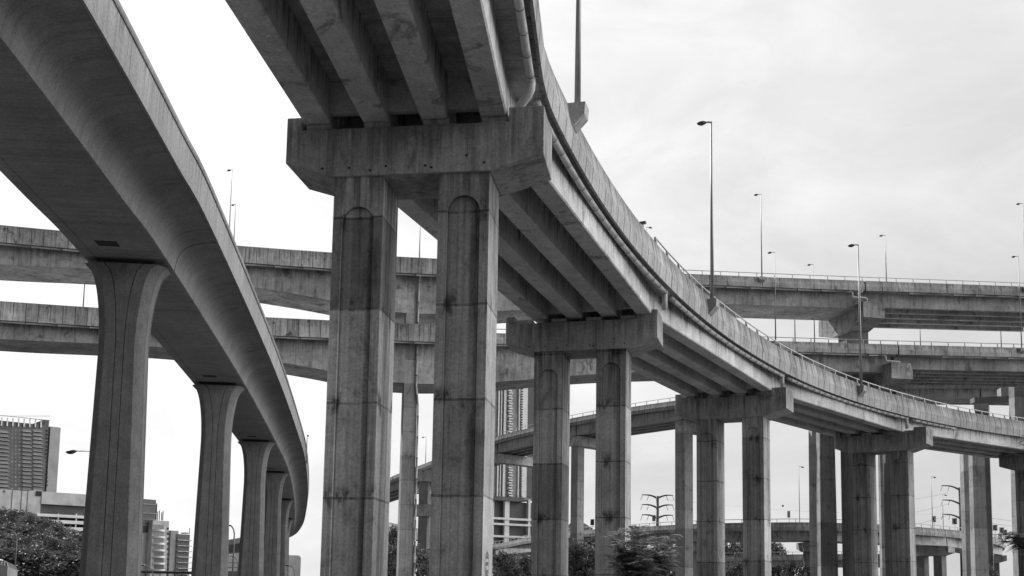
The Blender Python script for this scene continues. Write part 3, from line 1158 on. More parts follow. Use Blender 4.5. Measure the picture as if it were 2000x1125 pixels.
pe = px_path([(1700, 764, 236), (1760, 762, 232), (1850, 761.5, 228), (1917, 761.5, 225), (2000, 763, 222), (2120, 765, 218)])
PE = Path(pe, 8)
deckE = thing('girder_deck', 'pale deck glimpsed below the second deck and above the ramp rail at right', 'viaduct deck', PE.pos(20))
sj = PE.near(at_Y(1915, 761, 225))
girder_deck(deckE, PE, 1, PE.len - 1, 1.5, -9, (1.6, 0.7, 0.2), (0.6, -1.8, -4.2, -6.6), 0.7, (-2.0, 0.13), [2, sj, PE.len - 1], (M['para'], M['girder'], M['girder']), slab=(0.14, 0.5), left_para=False)
th = thing('hammerhead_pier', 'small stubby pier cap behind the ramp rail, right of the second deck joint', 'bridge pier', PE.pos(sj) * 1.0)
c = PE.at(sj, 0, 0)
mb = MB()
mb.box(V((c.x, c.y, c.z - 4.2)) - PE.tan(sj) * 1.3 + PE.right(sj) * 1.6, PE.tan(sj) * 2.6, -PE.right(sj) * 10, ZUP * 2.1)
mb.build('cap_beam', M['old'], th)
mb = MB()
mb.box(V((c.x, c.y, -0.5)) - PE.tan(sj) * 1.2 - PE.right(sj) * 2, PE.tan(sj) * 2.4, -PE.right(sj) * 3, ZUP * (c.z - 3.7))
mb.build('column', M['fcol'], th)
# cross beam tying the column at the right edge to that deck
th = thing('portal_beam', 'pale cross beam reaching left from the column at the right edge', 'cross beam', at_Y(1950, 795, 206))
a_, b_ = at_Y(1903, 776, 206), at_Y(1995, 776, 203)
mb = MB()
dv = (b_ - a_)
mb.box(a_, V((dv.x, dv.y, 0)), V((0.1, 2.2, 0)), ZUP * -0.9)
mb.build('beam', M['fcol'], th)
mb = MB()
e_ = at_Y(1955, 757, 204)
mb.prism([(0, 0), (3.6, 0.5), (3.6, -1.1), (0, -1.7)], (1, 0, 0), (0, 0, 1), e_, (0.2, 2.2, 0))
mb.build('bracket', M['para'], th)

# ------------------------------------------------------------------ F: ramp climbing to the right behind the second and third piers
fpx = [(700, 968, 293), (754, 953, 283), (782, 940, 278), (842, 917.5, 268), (905, 893, 258), (972, 869.5, 249), (1041, 852, 240), (1120, 834.5, 230), (1166, 826, 225), (1245, 812, 216), (1322, 801.5, 208), (1400, 792, 201), (1480, 785, 194)]
PF = Path(px_path(fpx), 6)
deckF = thing('climbing_ramp_deck', 'railed ramp deck climbing from lower left to behind the third pier of the curved ramp', 'viaduct deck', PF.pos(30))
sF = [PF.near(at_Y(x, 850, Y)) for x, Y in ((812, 273), (978, 248), (1132, 228.5), (1340, 206.5))]
girder_deck(deckF, PF, 0.5, PF.len - 0.5, 1.4, -9.0, (1.62, 0.7, 0.2), (0.55, -1.9, -4.35, -6.8), 0.9, (-2.05, 0.13), [0.6] + sF + [PF.len - 0.6], (M['para'], M['para'], M['girder']),
            slab=(0.14, 0.5), rail=(sF[0] + 12, PF.len - 1, 0.65, 3.0))


def portal(label, s, x0, x1, cols, Ld, z0off=-2.3, hb=2.0):
    c = PF.at(s, 0, 0)
    tn, rt = PF.tan(s), PF.right(s)
    O = V((c.x, c.y, 0))
    th = thing('portal_pier', label, 'bridge pier', O, 'piers of the climbing ramp')
    zt = c.z + z0off
    mb = MB()
    mb.prism([(-1.6, zt - hb), (Ld, zt - hb), (Ld, zt), (-1.6, zt)], -rt, ZUP, O - tn * 1.2, tn * 2.4, drip=[0, 0, 1, 1] * 2)
    mb.build('cap_beam', M['old'], th)
    for u, wd in cols:
        mb = MB()
        zz = [-0.5] + steps(1.5, zt - hb - 0.003, 3.5)
        o = O - rt * u
        rings = [[o - tn * wd / 2 + rt * wd / 2 + ZUP * z, o + tn * wd / 2 + rt * wd / 2 + ZUP * z, o + tn * wd / 2 - rt * wd / 2 + ZUP * z, o - tn * wd / 2 - rt * wd / 2 + ZUP * z] for z in zz]
        mb.loft(rings, True, {'jz': [z + 3.5 for z in zz for _ in range(4)], 'seed': s * 0.7 + u})
        mb.build('column', M['fcol'], th)


portal('climbing ramp pier with two tie beams, seen right of the slim pier', sF[0], 0, 0, [(4.5, 2.2), (9.5, 2.2)], 12)
portal('climbing ramp pier whose dark-stained beam end shows right of the nearest columns', sF[1], 0, 0, [(11.0, 1.7)], 13.5)
portal('climbing ramp pier between the two columns of the second ramp pier', sF[2], 0, 0, [(-0.6, 1.9)], 13)
portal('climbing ramp pier left of the third pier of the curved ramp', sF[3], 0, 0, [(-0.5, 2.3)], 7)
# lower tie beam beside the slim pier
th = thing('portal_beam', 'double tie beam of the climbing ramp seen between the slim pier and the second near column', 'cross beam', at_Y(828, 1000, 262))
for ya, yb in ((918, 940), (985, 1008)):
    a_, b_ = at_Y(795, ya, 262), at_Y(905, ya, 262)
    mb = MB()
    mb.box(a_, b_ - a_, V((0, 2.6, 0)), ZUP * (at_Y(805, yb, 262).z - a_.z))
    mb.build('beam', M['old'], th)
mb = MB()
a_, b_ = at_Y(817, 1000, 262.3), at_Y(834.5, 1000, 262.3)
mb.box(V((a_.x, a_.y, -0.5)), V((b_.x - a_.x, 0, 0)), V((0.3, 2.2, 0)), ZUP * (at_Y(820, 930, 262).z))
mb.build('column', M['fcol'], th)

# ------------------------------------------------------------------ G: low railed road bending round behind the ramp piers
gpx = [(700, 1019, 330), (767, 1034, 348), (835, 1048, 362), (905, 1062, 368), (969, 1073, 352), (1037, 1062, 322), (1132, 1050, 286), (1244, 1045, 262), (1318, 1041, 251), (1421, 1038, 240), (1512, 1037, 236), (1580, 1037, 235),
       (1700, 1040, 238), (1791, 1045.5, 246), (1879, 1053, 258), (1928, 1062, 277), (1948, 1068, 296), (1952, 1074, 318), (1940, 1081, 345)]
PG = Path(px_path(gpx), 8)
deckG = thing('low_ring_road_deck', 'low railed road deck bending round the background just above the tree tops', 'viaduct deck', PG.pos(100))
gs = [PG.near(at_Y(x, 1050, Y)) for x, Y in ((969, 352), (1190, 272), (1345, 248), (1600, 235), (1840, 252), (1950, 300))]
girder_deck(deckG, PG, 1, PG.len - 1, 1.3, -8.5, (1.72, 0.72, 0.2), (0.5, -1.9, -4.3, -6.7), 0.9, (-2.0, 0.13), [2] + gs + [PG.len - 2], (M['para'], M['girder'], M['girder']), slab=(0.14, 0.5), left_para=False)
railing(deckG, PG, gs[0] - 20, gs[5] + 10, 0.95, 1.72, 0.7, 3.6, 0.07)
glab = ['low ring road pier hidden low behind the bushes right of the nearest columns', 'low ring road pier behind the second pier of the curved ramp', 'low ring road pier peeping out beside the third pier of the curved ramp',
        'low ring road pier behind the pair of broad tall columns', 'low ring road pier with a hammer-ended cap right of the fourth ramp pier', 'low ring road pier under the far right bend of the low deck']
for s, lb in zip(gs, glab):
    c = PG.at(s, 0, 0)
    tn, rt = PG.tan(s), PG.right(s)
    O = V((c.x, c.y, 0))
    th = thing('hammerhead_pier', lb, 'bridge pier', O, 'piers of the low ring road')
    zt = c.z - 2.15
    mb = MB()
    mb.prism([(-2.0, zt - 1.3), (0.2, zt - 2.0), (6.2, zt - 2.0), (9.0, zt - 1.3), (9.0, zt), (-2.0, zt)], -rt, ZUP, O - tn * 1.4, tn * 2.8)
    mb.build('cap_beam', M['old'], th)
    for u in (0.9, 5.2):
        mb = MB()
        mb.box(O - rt * u - tn * 1.0 + rt * 1.0 + ZUP * -0.5, tn * 2.0, -rt * 2.0, ZUP * (zt - 1.503))
        mb.build('column', M['fcol'], th)

# ------------------------------------------------------------------ H: lowest road
PH = Path(px_path([(1150, 1100, 330), (1290, 1098, 322), (1422, 1096.5, 315), (1512, 1095, 310), (1580, 1094.5, 306), (1700, 1094, 300), (1800, 1095, 296)]), 4)
deckH = thing('lowest_road_deck', 'lowest railed road deck with drip-stained parapet, just above the frame bottom at right', 'viaduct deck', PH.pos(30))
girder_deck(deckH, PH, 0.5, PH.len - 0.5, 1.3, -8, (1.6, 0.6, 0.15), (0.5, -2.2, -4.9), 0.8, (-1.7, 0.13), [1, 25, 50, PH.len - 1], (M['oldpara'], M['para'], M['girder']), slab=(0.14, 0.5), rail=(1, PH.len - 1, 0.65, 3.2), left_para=False)
hlab = ['slim support of the lowest road behind the feathery shrub', 'slim support of the lowest road between columns of the third ramp pier', 'slim support of the lowest road right of the third ramp pier', 'slim support of the lowest road behind the fourth ramp pier']
for s, lb in zip((6, 25, 45, 66), hlab):
    c = PH.at(s, -3.5, 0)
    th = thing('round_pier', lb, 'bridge pier', (c.x, c.y, 0), 'supports of the lowest road')
    mb = MB()
    mb.tube([V((c.x, c.y, -0.5)), V((c.x, c.y, c.z - 2.6))], 0.7, 12)
    mb.build('column', M['fcol'], th, smooth=True)
    mb = MB()
    mb.box(V((c.x, c.y, c.z - 2.6)) - PH.tan(s) * 0.8 + PH.right(s) * 4, PH.tan(s) * 1.6, -PH.right(s) * 8, ZUP * 0.89)
    mb.build('cap_beam', M['fcol'], th)

# ------------------------------------------------------------------ street lamps
def lamp(label, base, ztop, side=-1, r0=0.11, arm=0.45, head=0.65, grp='street lamps on the elevated roads', far=False):
    base = V(base)
    H = ztop - base.z
    th = thing('street_lamp', label, 'street lamp', base, grp)
    mb = MB()
    n = 6 if far else 10
    mb.tube([base, base + ZUP * H * 0.5, base + ZUP * H], [r0, r0 * 0.72, r0 * 0.42], n)
    mb.build('pole', M['pole'], th, smooth=True)
    mb = MB()
    t0 = base + ZUP * (H - 0.08)
    d = V((side, 0, 0))
    mb.tube([t0 - d * 0.05, t0 + d * arm * 0.6 + ZUP * 0.02, t0 + d * arm + ZUP * 0.0], r0 * 0.45, n)
    mb.build('arm', M['pole'], th, smooth=True)
    # cobra-head housing: a flattened tear drop
    rings = []
    for k, (q, wy, up, dn) in enumerate(((0.0, 0.10, 0.06, 0.05), (0.15, 0.16, 0.11, 0.12), (0.45, 0.20, 0.14, 0.20), (0.75, 0.17, 0.10, 0.17), (0.95, 0.09, 0.03, 0.08), (1.0, 0.04, 0.0, 0.03))):
        c = t0 + d * (arm + q * head) + ZUP * (-0.02 - 0.06 * q)
        rings.append([c + V((0, wy * math.cos(2 * PI * j / 10), (up if math.sin(2 * PI * j / 10) > 0 else dn) * math.sin(2 * PI * j / 10))) for j in range(10)])
    mb = MB()
    mb.loft(rings)
    mb.build('lamp_head', M['lamp'], th, smooth=True)
    return th


def plinth(root, path, s, u, z0, z1, z2):
    """concrete bracket on the outside of a parapet that carries a lamp"""
    mb = MB()
    rt, tn = path.right(s), path.tan(s)
    o = path.at(s, u, 0)
    prof = [(0, z0), (0.16, z0 + 0.1), (0.62, z1), (0.66, z2), (-0.15, z2), (-0.15, z0)]
    mb.prism(prof, rt, ZUP, o - tn * 0.42, tn * 0.84)
    mb.build('lamp_bracket', M['para'], root)


def on_ramp(label, bx, by, top, side=-1, up=0.0):
    q = at_h(bx, by, 22.7)
    s = PB.near(q)
    lo, hi = s - 6, s + 6
    for _ in range(30):
        s = (lo + hi) / 2
        e = PB.at(s, 5.22, 1.62 + up) - CAM
        if e.dot(RT) / e.dot(FW) < (bx - CX) / F:
            lo = s
        else:
            hi = s
    b = PB.at(s, 5.22, 1.62 + up)
    plinth(deckB, PB, s, 4.98, 0.5 + up, 1.1 + up, 1.62 + up)
    if top:
        zt = at_Y(top[0], top[1], b.y).z
    else:
        zt = b.z + 13.2
    lamp(label, b, zt, side, 0.14, 0.35, 0.68)
    mb = MB()


on_ramp('thick lamp post cut off by the top edge above the nearest ramp pier', 1128, 196, None, up=0.36)
on_ramp('tallest complete lamp post, on the curved ramp between its second and third piers', 1391, 598, (1387, 237))
on_ramp('lamp post on the curved ramp in front of both stacked decks at right', 1682, 744, (1676, 477))


def deck_lamp(label, P, pxb, pyb, pxt, pyt, Y=None, off=2.2, side=-1, br=None, **k):
    b = at_pl(pxb, pyb, L0 + LN * off, LN) if Y is None else at_Y(pxb, pyb, Y)
    zt = at_Y(pxt, pyt, b.y).z
    if br is not None:
        s = (b - L0).dot(LD) - X0
        plinth(br, P, s, OFF - 0.02, 0.55, 1.0, 1.45)
    return lamp(label, b, zt, side, far=True, **k)


deck_lamp('lamp post on the near edge of the uppermost deck, right of the tallest lamp post', PC, 1488, 541, 1486, 379, br=deckC)
deck_lamp('lamp post on the far edge of the uppermost deck, near its expansion joint', PC, 1731.5, 552, 1730, 459, Y=195)
deck_lamp('lamp post on the second deck rising past the uppermost deck, left of the stub lamp', PD, 1515, 664, 1512, 492, br=deckD, side=-1)
deck_lamp('short-looking lamp on the second deck, its head just over the uppermost rail', PD, 1591, 668, 1588, 516, Y=196)
deck_lamp('lamp post on the second deck with its head hidden behind the uppermost deck', PD, 1553, 668, 1552, 560, Y=193)
deck_lamp('lamp with its head just under the uppermost deck, right of the hammerhead pier', PD, 1798, 676, 1797, 619, Y=222)
deck_lamp('lamp post at right between the two stacked decks, its top hidden', PD, 1956, 682, 1954, 600, Y=205)
deck_lamp('lamp post near the right edge standing on the second deck', PD, 1996, 690, 1990, 500, br=deckD)
deck_lamp('lamp head poking in at the very right edge of the photo', PC, 2004, 556, 2002.5, 397, br=deckC)
deck_lamp('taller of two thin lamps behind the smooth viaduct at upper left', PC, 446, 490, 451.5, 331, Y=172, side=-1, arm=0.2)
deck_lamp('shorter of two thin lamps behind the smooth viaduct at upper left', PC, 456, 490, 459.5, 399, Y=205, side=-1, arm=0.2)
deck_lamp('tiny lamp just over the curved ramp rail, left of the tallest lamp post', PC, 1262, 545, 1261, 443, Y=200, side=1)
deck_lamp('thin lamp pole between the two nearest ramp columns, its head hidden by girders', PC, 819, 512, 820, 425, Y=176)
deck_lamp('thin lamp pole between the stacked decks at far left', PD, 162, 606, 166, 520, Y=158)
deck_lamp('small lamp on the climbing ramp seen between the two nearest columns', PF, 831, 912, 830, 853, Y=276)
deck_lamp('lamp on the low ring road right of the third ramp pier', PG, 1562, 1030, 1561.5, 911, Y=240, side=1)
deck_lamp('taller of two ring road lamps right of the fourth ramp pier', PG, 1822, 1042, 1820, 931, Y=252, side=1)
deck_lamp('shorter of two ring road lamps right of the fourth ramp pier', PG, 1843, 1044, 1841.5, 966, Y=262, side=1)
deck_lamp('bare post sticking up just outside the rim of the smooth viaduct', PG, 598, 905, 597.5, 849, Y=170, side=1, arm=0.05, head=0.2)
# lamp whose long arm reaches out left of the nearest flared pier
b = at_Y(232, 1100, 80)
b.z = 0
lamp('lamp with a long straight arm reaching left from behind the nearest flared pier', b, at_Y(232, 880, 80).z, -1, 0.09, 3.5, 0.75)


def bent_lamp(label, px, ytop, xend, yend, Y, double=False):
    b = at_Y(px, 1125, Y)
    b.z = 0
    zt = at_Y(px, ytop, Y).z
    e = at_Y(xend, yend, Y)
    th = thing('bent_lamp', label, 'street lamp', b, 'curved neck lamps')
    mb = MB()
    pts = [b, V((b.x, b.y, zt))]
    for k in range(1, 8):
        a = PI / 2 * k / 7
        pts.append(V((b.x + (e.x - b.x) * (1 - math.cos(a)), b.y, zt + (e.z - zt) * math.sin(a))))
    mb.tube(pts, [0.08] * len(pts), 6)
    mb.build('pole', M['pole'], th, smooth=True)
    for sg in ((1, -1) if double else (1,)):
        if sg == -1:
            mb = MB()
            mb.tube([V((2 * b.x - p.x, p.y, p.z)) for p in pts[1:]], 0.07, 6)
            mb.build('arm', M['pole'], th, smooth=True)
        mb = MB()
        d = V(((1 if e.x > b.x else -1) * sg, 0, 0))
        ee = V((b.x + (e.x - b.x) * sg, b.y, e.z))
        mb.tube([ee - d * 0.1, ee + d * 0.2, ee + d * 0.6], [0.06, 0.13, 0.05], 8)
        mb.build('lamp_head', M['lamp'], th, smooth=True)


bent_lamp('curved neck lamp just right of the second flared pier', 454, 1045, 447.5, 1026, 120)
bent_lamp('low curved neck lamp in front of the small far building', 464, 1102, 447, 1085, 150)
bent_lamp('twin-armed curved lamp in front of the wooded slope at far left', 28, 1053, 11, 1034, 118, True)
bent_lamp('curved neck lamp among trees beside the nearest flared pier', 164, 1085, 147, 1069, 130)
bent_lamp('curved neck lamp in front of the stepped block', 298, 1122, 281, 1104, 190)
bent_lamp('black curved neck lamp before the rounded far block', 575, 1118, 563, 1105, 200)

# ------------------------------------------------------------------ camera box on the ramp parapet
q = at_h(1238, 446, 22.7)
s = PB.near(q) + 1.0
th = thing('camera_box', 'small box on a short post on the ramp parapet, left of the tallest lamp', 'camera', PB.at(s, 4.6, 2.0))
mb = MB()
b = PB.at(s, 4.55, 1.98)
mb.tube([b, b + ZUP * 0.75], 0.04, 6)
mb.build('post', M['pole'], th)
mb = MB()
mb.cbox(b + ZUP * 0.62, 0.36, 0.2, 0.14, -0.5)
mb.build('housing', M['lamp'], th)

# ------------------------------------------------------------------ road signs on the low ring road
def chevron(label, x0, y0, x1, y1, Y, yaw, ypost, mark=True):
    A, B = at_Y(x0, y0, Y), at_Y(x1, y1, Y)
    c = (A + B) / 2
    h = A.z - B.z
    wd = h * 0.78
    th = thing('chevron_sign', label, 'road sign', (c.x, c.y, at_Y(x0, ypost, Y).z), 'signs along the low ring road')
    ex, ey = V((math.cos(yaw), math.sin(yaw), 0)), V((-math.sin(yaw), math.cos(yaw), 0))
    mb = MB()
    mb.box(c - ex * wd / 2 - ZUP * h / 2 - ey * 0.02, ex * wd, ey * 0.04, ZUP * h)
    pnl = mb.build('panel', M['signface'] if mark else M['lamp'], th)
    mb = MB()
    zb = at_Y(x0, ypost, Y).z
    mb.tube([V((c.x, c.y, zb)) + ey * 0.08, V((c.x, c.y, c.z + h * 0.3)) + ey * 0.08], 0.05, 6)
    mb.build('post', M['pole'], th)
    if mark:
        mb = MB()
        p = [(0.30, 0.46), (0.02, 0.46), (-0.28, 0.0), (0.02, -0.46), (0.30, -0.46), (0.02, 0.0)]
        o = c - ey * 0.036
        vs = [o + ex * (u * wd) + ZUP * (z * h) for u, z in p]
        vs += [v + ey * 0.012 for v in vs]
        mb.add(vs, [(0, 1, 2, 5), (2, 3, 4, 5), (6, 11, 8, 7), (8, 11, 10, 9)] + [(k, 6 + k, 6 + (k + 1) % 6, (k + 1) % 6) for k in range(6)])
        mb.build('chevron_mark', M['signmark'], pnl)


chevron('narrow edge-on chevron sign beside the taller of two ring road lamps', 1821, 1008, 1827, 1020, 250, -0.95, 1040)
chevron('chevron sign pointing left, between the two lamps and the tall pier pair', 1861, 1012, 1868, 1024, 254, -0.6, 1044)
chevron('chevron sign pointing left, first one right of the tall pier pair', 1939, 1025, 1948, 1036.5, 262, -0.1, 1062)
chevron('chevron sign pointing left, half behind the leafy spray at right', 1952, 1030, 1961, 1041.5, 270, -0.1, 1066)
chevron('farthest chevron sign, only its corner showing over the leafy spray', 1960, 1034.5, 1966, 1045, 282, -0.1, 1070)
chevron('small chevron sign at the rim of the far right road bend', 1949, 1044, 1957, 1054, 300, 0.1, 1070)
chevron('dark sign seen edge-on left of the second column of the second ramp pier', 1154, 1014, 1160, 1026, 275, -0.75, 1042, False)
chevron('dark sign seen edge-on beside the many-armed pylon', 1275, 1006, 1279, 1018, 258, -1.0, 1034, False)
chevron('thin dark sign seen edge-on right of the third ramp pier', 1539, 998, 1542, 1011, 237, -1.25, 1032, False)

# ------------------------------------------------------------------ tubular pylons, wires and the marker ball
def pylon(label, px, ytop, Y, sides, tiers, la, rp=0.42):
    b = at_Y(px, 1100, Y)
    b.z = 0
    zt = at_Y(px, ytop, Y).z
    th = thing('power_pylon', label, 'pylon', b, 'tubular power pylons')
    mb = MB()
    mb.tube([b, V((b.x, b.y, zt))], [rp * 1.3, rp], 10)
    mb.build('mast', M['lamp'], th, smooth=True)
    tips = []
    for z in tiers:
        for sd in sides:
            mb = MB()
            o = V((b.x, b.y, z))
            pts = [o + V((sd * la * k, 0, 0)) + ZUP * (la * 0.2 * math.sin(min(1, k * 1.5) * PI / 2)) for k in (0, 0.1, 0.2, 0.35, 0.5, 0.67, 0.85, 1.0)]
            mb.tube(pts, [0.3, 0.27, 0.25, 0.22, 0.2, 0.17, 0.14, 0.1], 6)
            mb.build('arm', M['lamp'], th, smooth=True)
            for k in (0.55, 0.95):
                mb = MB()
                p0 = o + V((sd * la * k, 0, la * 0.2))
                mb.tube([p0, p0 + V((sd * 0.5, 0, -1.5))], 0.07, 5)
                mb.build('insulator', M['band'], th)
            tips.append(pts[-1] + V((sd * 0.3, 0, -1.3)))
    return tips


Yp = 300
zs = [at_Y(1284, y, Yp).z for y in (973, 992, 1012)]
t1 = pylon('many-armed tubular pylon with three pairs of arms, left of the third ramp pier', 1284, 969, Yp, (-1, 1), zs, 4.2)
zs2 = [at_Y(1877, y, 310).z for y in (956, 984, 1012)]
t2 = pylon('tubular pylon with arms to the left, beside the bright tall pier pair', 1878, 952, 310, (-1,), zs2, 4.9, 0.3)


def wire(label, a, b, sag, r=0.035):
    th = MB()
    pts = [a.lerp(b, k / 14) - ZUP * (sag * 4 * (k / 14) * (1 - k / 14)) for k in range(15)]
    th.tube(pts, r, 4)
    o = th.build('power_line', M['wire'], None, a)
    tag(o, label, 'power line', 'power lines in the right background')


for i, y in enumerate((1006, 1016, 1036, 1046)):
    wire('thin sagging power line at right, %s of the four strands' % ('topmost', 'second', 'third', 'lowest')[i], at_Y(1878, y - 4, 310), at_Y(2150, y + 22, 330), 1.0)
for i, (y0, y1) in enumerate(((966, 962), (988, 993), (1010, 1020))):
    wire('thin %s power line slanting up to the tubular pylon at right' % ('top', 'middle', 'low')[i], at_Y(1690, y1 + 14, 380), at_Y(1852, y0 - 4, 310), 1.2)
wire('faint power line carrying the dark marker ball', at_Y(1300, 975, 300), at_Y(1830, 1004, 305), 1.2, 0.012)
mb = MB()
c = at_Y(1529, 988, 301)
rings = []
for k in range(1, 8):
    a = PI * k / 8
    rings.append([c + V((0.3 * math.sin(a) * math.cos(2 * PI * j / 12), 0.3 * math.sin(a) * math.sin(2 * PI * j / 12), 0.3 * math.cos(a))) for j in range(12)])
mb.loft(rings)
o = mb.build('marker_ball', M['lamp'], None, c, smooth=True)
tag(o, 'small dark marker ball in the sky right of the third ramp pier', 'marker ball')

# ------------------------------------------------------------------ background buildings
class Facade:
    """vertical plane through two photo columns at given distances"""
    def __init__(self, xa, Ya, xb, Yb, yref=1050):
        self.A, self.B = at_Y(xa, yref, Ya), at_Y(xb, yref, Yb)
        d = self.B - self.A
        self.d = V((d.x, d.y, 0)).normalized()
        self.n = V((self.d.y, -self.d.x, 0))

    def pt(self, x, y):
        return at_pl(x, y, self.A, self.n)

    def box(self, mb, x0, y0, x1, y1, out=0.0, depth=0.4, **at):
        """y0, y1 are read at the left edge; the box stays level"""
        a, b = self.pt(x0, y0), self.pt(x1, y0)
        zb = max(-0.5, self.pt(x0, y1).z)
        w_ = (b - a).dot(self.d)
        o = V((a.x, a.y, zb)) + self.n * out
        mb.box(o, self.d * w_, -self.n * depth, ZUP * (a.z - zb), **at)


# residential tower at far left
fa = Facade(-60, 372, 97, 388)
tw = thing('tower_block', 'tall dark tower block with rows of balconies at far left', 'tower block', fa.pt(20, 1140))
mb = MB(); fa.box(mb, -60, 815, 88, 1150, 0, 16); mb.build('wall', M['slate'], tw)
mb = MB(); fa.box(mb, 88, 819, 97, 1150, -0.4, 15); mb.build('wall', M['slate'], tw)
fb = Facade(96, 389, 118, 392)
mb = MB(); fb.box(mb, 98, 833, 118, 1150, 0.3, 15); mb.build('side_wall', M['mid'], tw)
for k in range(8):
    x = 2 + k * 11
    mb = MB(); fa.box(mb, x, 815.5 + x * 0.05, x + 2.2, 832 + x * 0.04, 0.6, 0.5); mb.build('roof_fin', M['white'], tw)
for k in range(40):
    x = -8 + k * 2.65
    mb = MB(); fa.box(mb, x, 811.5, x + 0.5, 815.5, 0.9, 0.1); mb.build('roof_rail', M['mid'], tw)
mb = MB(); fa.box(mb, -10, 810.2, 97, 811.2, 1.0, 0.3); mb.build('roof_beam', M['mid'], tw)
for k in range(17):
    y = 838 + k * 7.6
    for x0, x1 in ((-20, 17), (43, 61), (64, 83)):
        mb = MB(); fa.box(mb, x0, y + 4.3, x1, y + 5.0, 0.9, 0.9); mb.build('balcony', M['pale'], tw)
        mb = MB(); fa.box(mb, x0 + 1, y, x1 - 1, y + 3.8, 0.05, 0.3, tone=random.uniform(-0.5, 1.2)); mb.build('window', M['glass'], tw)
    for x0 in (22, 29, 36):
        mb = MB(); fa.box(mb, x0, y + 0.8, x0 + 3.2, y + 4.2, 0.06, 0.2, tone=random.choice((-0.4, -0.2, 0.3, 2.0))); mb.build('window', M['glass'], tw)
    if k < 15:
        mb = MB(); fa.box(mb, 90, y + 1, 94, y + 4.5, -0.3, 0.3); mb.build('window', M['dark'], tw)
# podium car park below it
fp = Facade(-40, 322, 200, 342)
pd = thing('car_park', 'pale multi-storey car park above the trees below the tower block', 'car park', fp.pt(100, 1140))
mb = MB(); fp.box(mb, -40, 953, 67, 1150, 0, 30); mb.build('wall', M['pale'], pd)
mb = MB(); fp.box(mb, 67, 957, 82, 1150, -0.3, 29); mb.build('wall', M['pale'], pd)
mb = MB(); fp.box(mb, 82, 960, 230, 984, 0, 25); mb.build('wall', M['pale'], pd)
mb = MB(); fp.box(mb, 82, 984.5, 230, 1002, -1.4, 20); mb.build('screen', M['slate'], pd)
for k in range(46):
    x = 83 + k * 2.1
    mb = MB(); fp.box(mb, x, 986, x + 0.35, 1001, -1.0, 0.12); mb.build('mullion', M['mid'], pd)
mb = MB(); fp.box(mb, 70, 1002.5, 230, 1008, 0.6, 4); mb.build('floor_band', M['white'], pd)
for k in range(4):
    y = 1013.5 + k * 13
    mb = MB(); fp.box(mb, 70, y, 230, y + 6.5, 0.6, 3.0); mb.build('floor_band', M['white'], pd)
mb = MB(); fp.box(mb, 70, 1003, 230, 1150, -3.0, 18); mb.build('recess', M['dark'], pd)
for x in (68, 113, 148, 183):
    mb = MB(); fp.box(mb, x, 1003, x + 2, 1150, 0.4, 0.8); mb.build('pillar', M['white'], pd)
for x in (23.5, 42, 54):
    mb = MB(); fp.box(mb, x, 956, x + 1.6, 1012, 0.06, 0.3); mb.build('joint', M['slate'], pd)
mb = MB(); fp.box(mb, 6, 957.5, 10.5, 962, 0.05, 0.2); mb.build('vent', M['slate'], pd)
mb = MB(); fp.box(mb, 71, 959, 81, 968, 0.05, 0.2); mb.build('opening', M['dark'], pd)

# stepped block between the first and second flared pier
fs_ = Facade(250, 430, 305, 440)
sb = thing('stepped_block', 'stepped office block with curved balcony bands, seen between the first and second flared piers', 'office block', fs_.pt(300, 1140))
mb = MB(); fs_.box(mb, 240, 1037, 300, 1150, 0, 18); mb.build('wall', M['white'], sb)
mb = MB(); fs_.box(mb, 240, 971, 303.5, 1036.5, 0.6, 16); mb.build('upper_wall', M['slate'], sb)
for y in (980, 998, 1010, 1022):
    mb = MB(); fs_.box(mb, 240, y, 303.5, y + 1.6, 0.9, 0.4); mb.build('floor_band', M['mid'], sb)
mb = MB(); fs_.box(mb, 303.8, 983, 309, 1040, -0.5, 8); mb.build('stair_shaft', M['dark'], sb)
fc = Facade(301, 432, 333, 436)
mb = MB(); fc.box(mb, 301, 1016, 333, 1150, -1.2, 14); mb.build('wing', M['pale'], sb)
for k in range(7):
    y = 1024 + k * 13
    mb = MB(); fc.box(mb, 303, y, 322, y + 9, -1.1, 0.3, tone=random.uniform(-0.3, 0.8)); mb.build('window', M['glass'], sb)
    # bowed balcony band
    mb = MB()
    a_, b_ = fc.pt(300, y + 9.5), fc.pt(324, y + 9.5)
    L = (b_ - a_).dot(fc.d)
    poly = [(0, 0)] + [(L * j / 8, 1.8 * math.sin(PI * j / 8) + 0.2) for j in range(9)] + [(L, 0)]
    zz = a_.z
    vs = [V((a_.x, a_.y, zz)) + fc.d * p + fc.n * (q - 1.0) for p, q in poly]
    vs += [v - ZUP * 0.75 for v in vs]
    nn = len(poly)
    mb.add(vs, [tuple(range(nn)), tuple(range(2 * nn - 1, nn - 1, -1))] + [(j, j + nn, (j + 1) % nn + nn, (j + 1) % nn) for j in range(nn)])
    mb.build('balcony', M['white'], sb)
for k in range(9):
    y = 1030 + k * 10
    mb = MB(); fc.box(mb, 329, y, 332, y + 4, -1.0, 0.3); mb.build('window', M['dark'], sb)
for x, h in ((313, 998), (316.5, 996), (321, 1000), (323.5, 997)):
    mb = MB()
    q0 = fc.pt(x, 1016)
    mb.tube([q0 - fc.n * 3, V((q0.x, q0.y, fc.pt(x, h).z)) - fc.n * 3], 0.18, 5)
    mb.build('antenna', M['lamp'], sb)
fd = Facade(334, 470, 372, 476)
gb = thing('glazed_block', 'grey glazed block with projecting floor rims, left of the second flared pier', 'office block', fd.pt(350, 1140))
mb = MB(); fd.box(mb, 334, 1036, 349, 1150, 0, 16); mb.build('wall', M['mid'], gb)
mb = MB(); fd.box(mb, 345, 1043, 370, 1150, 0.5, 16); mb.build('glazing', M['slate'], gb)
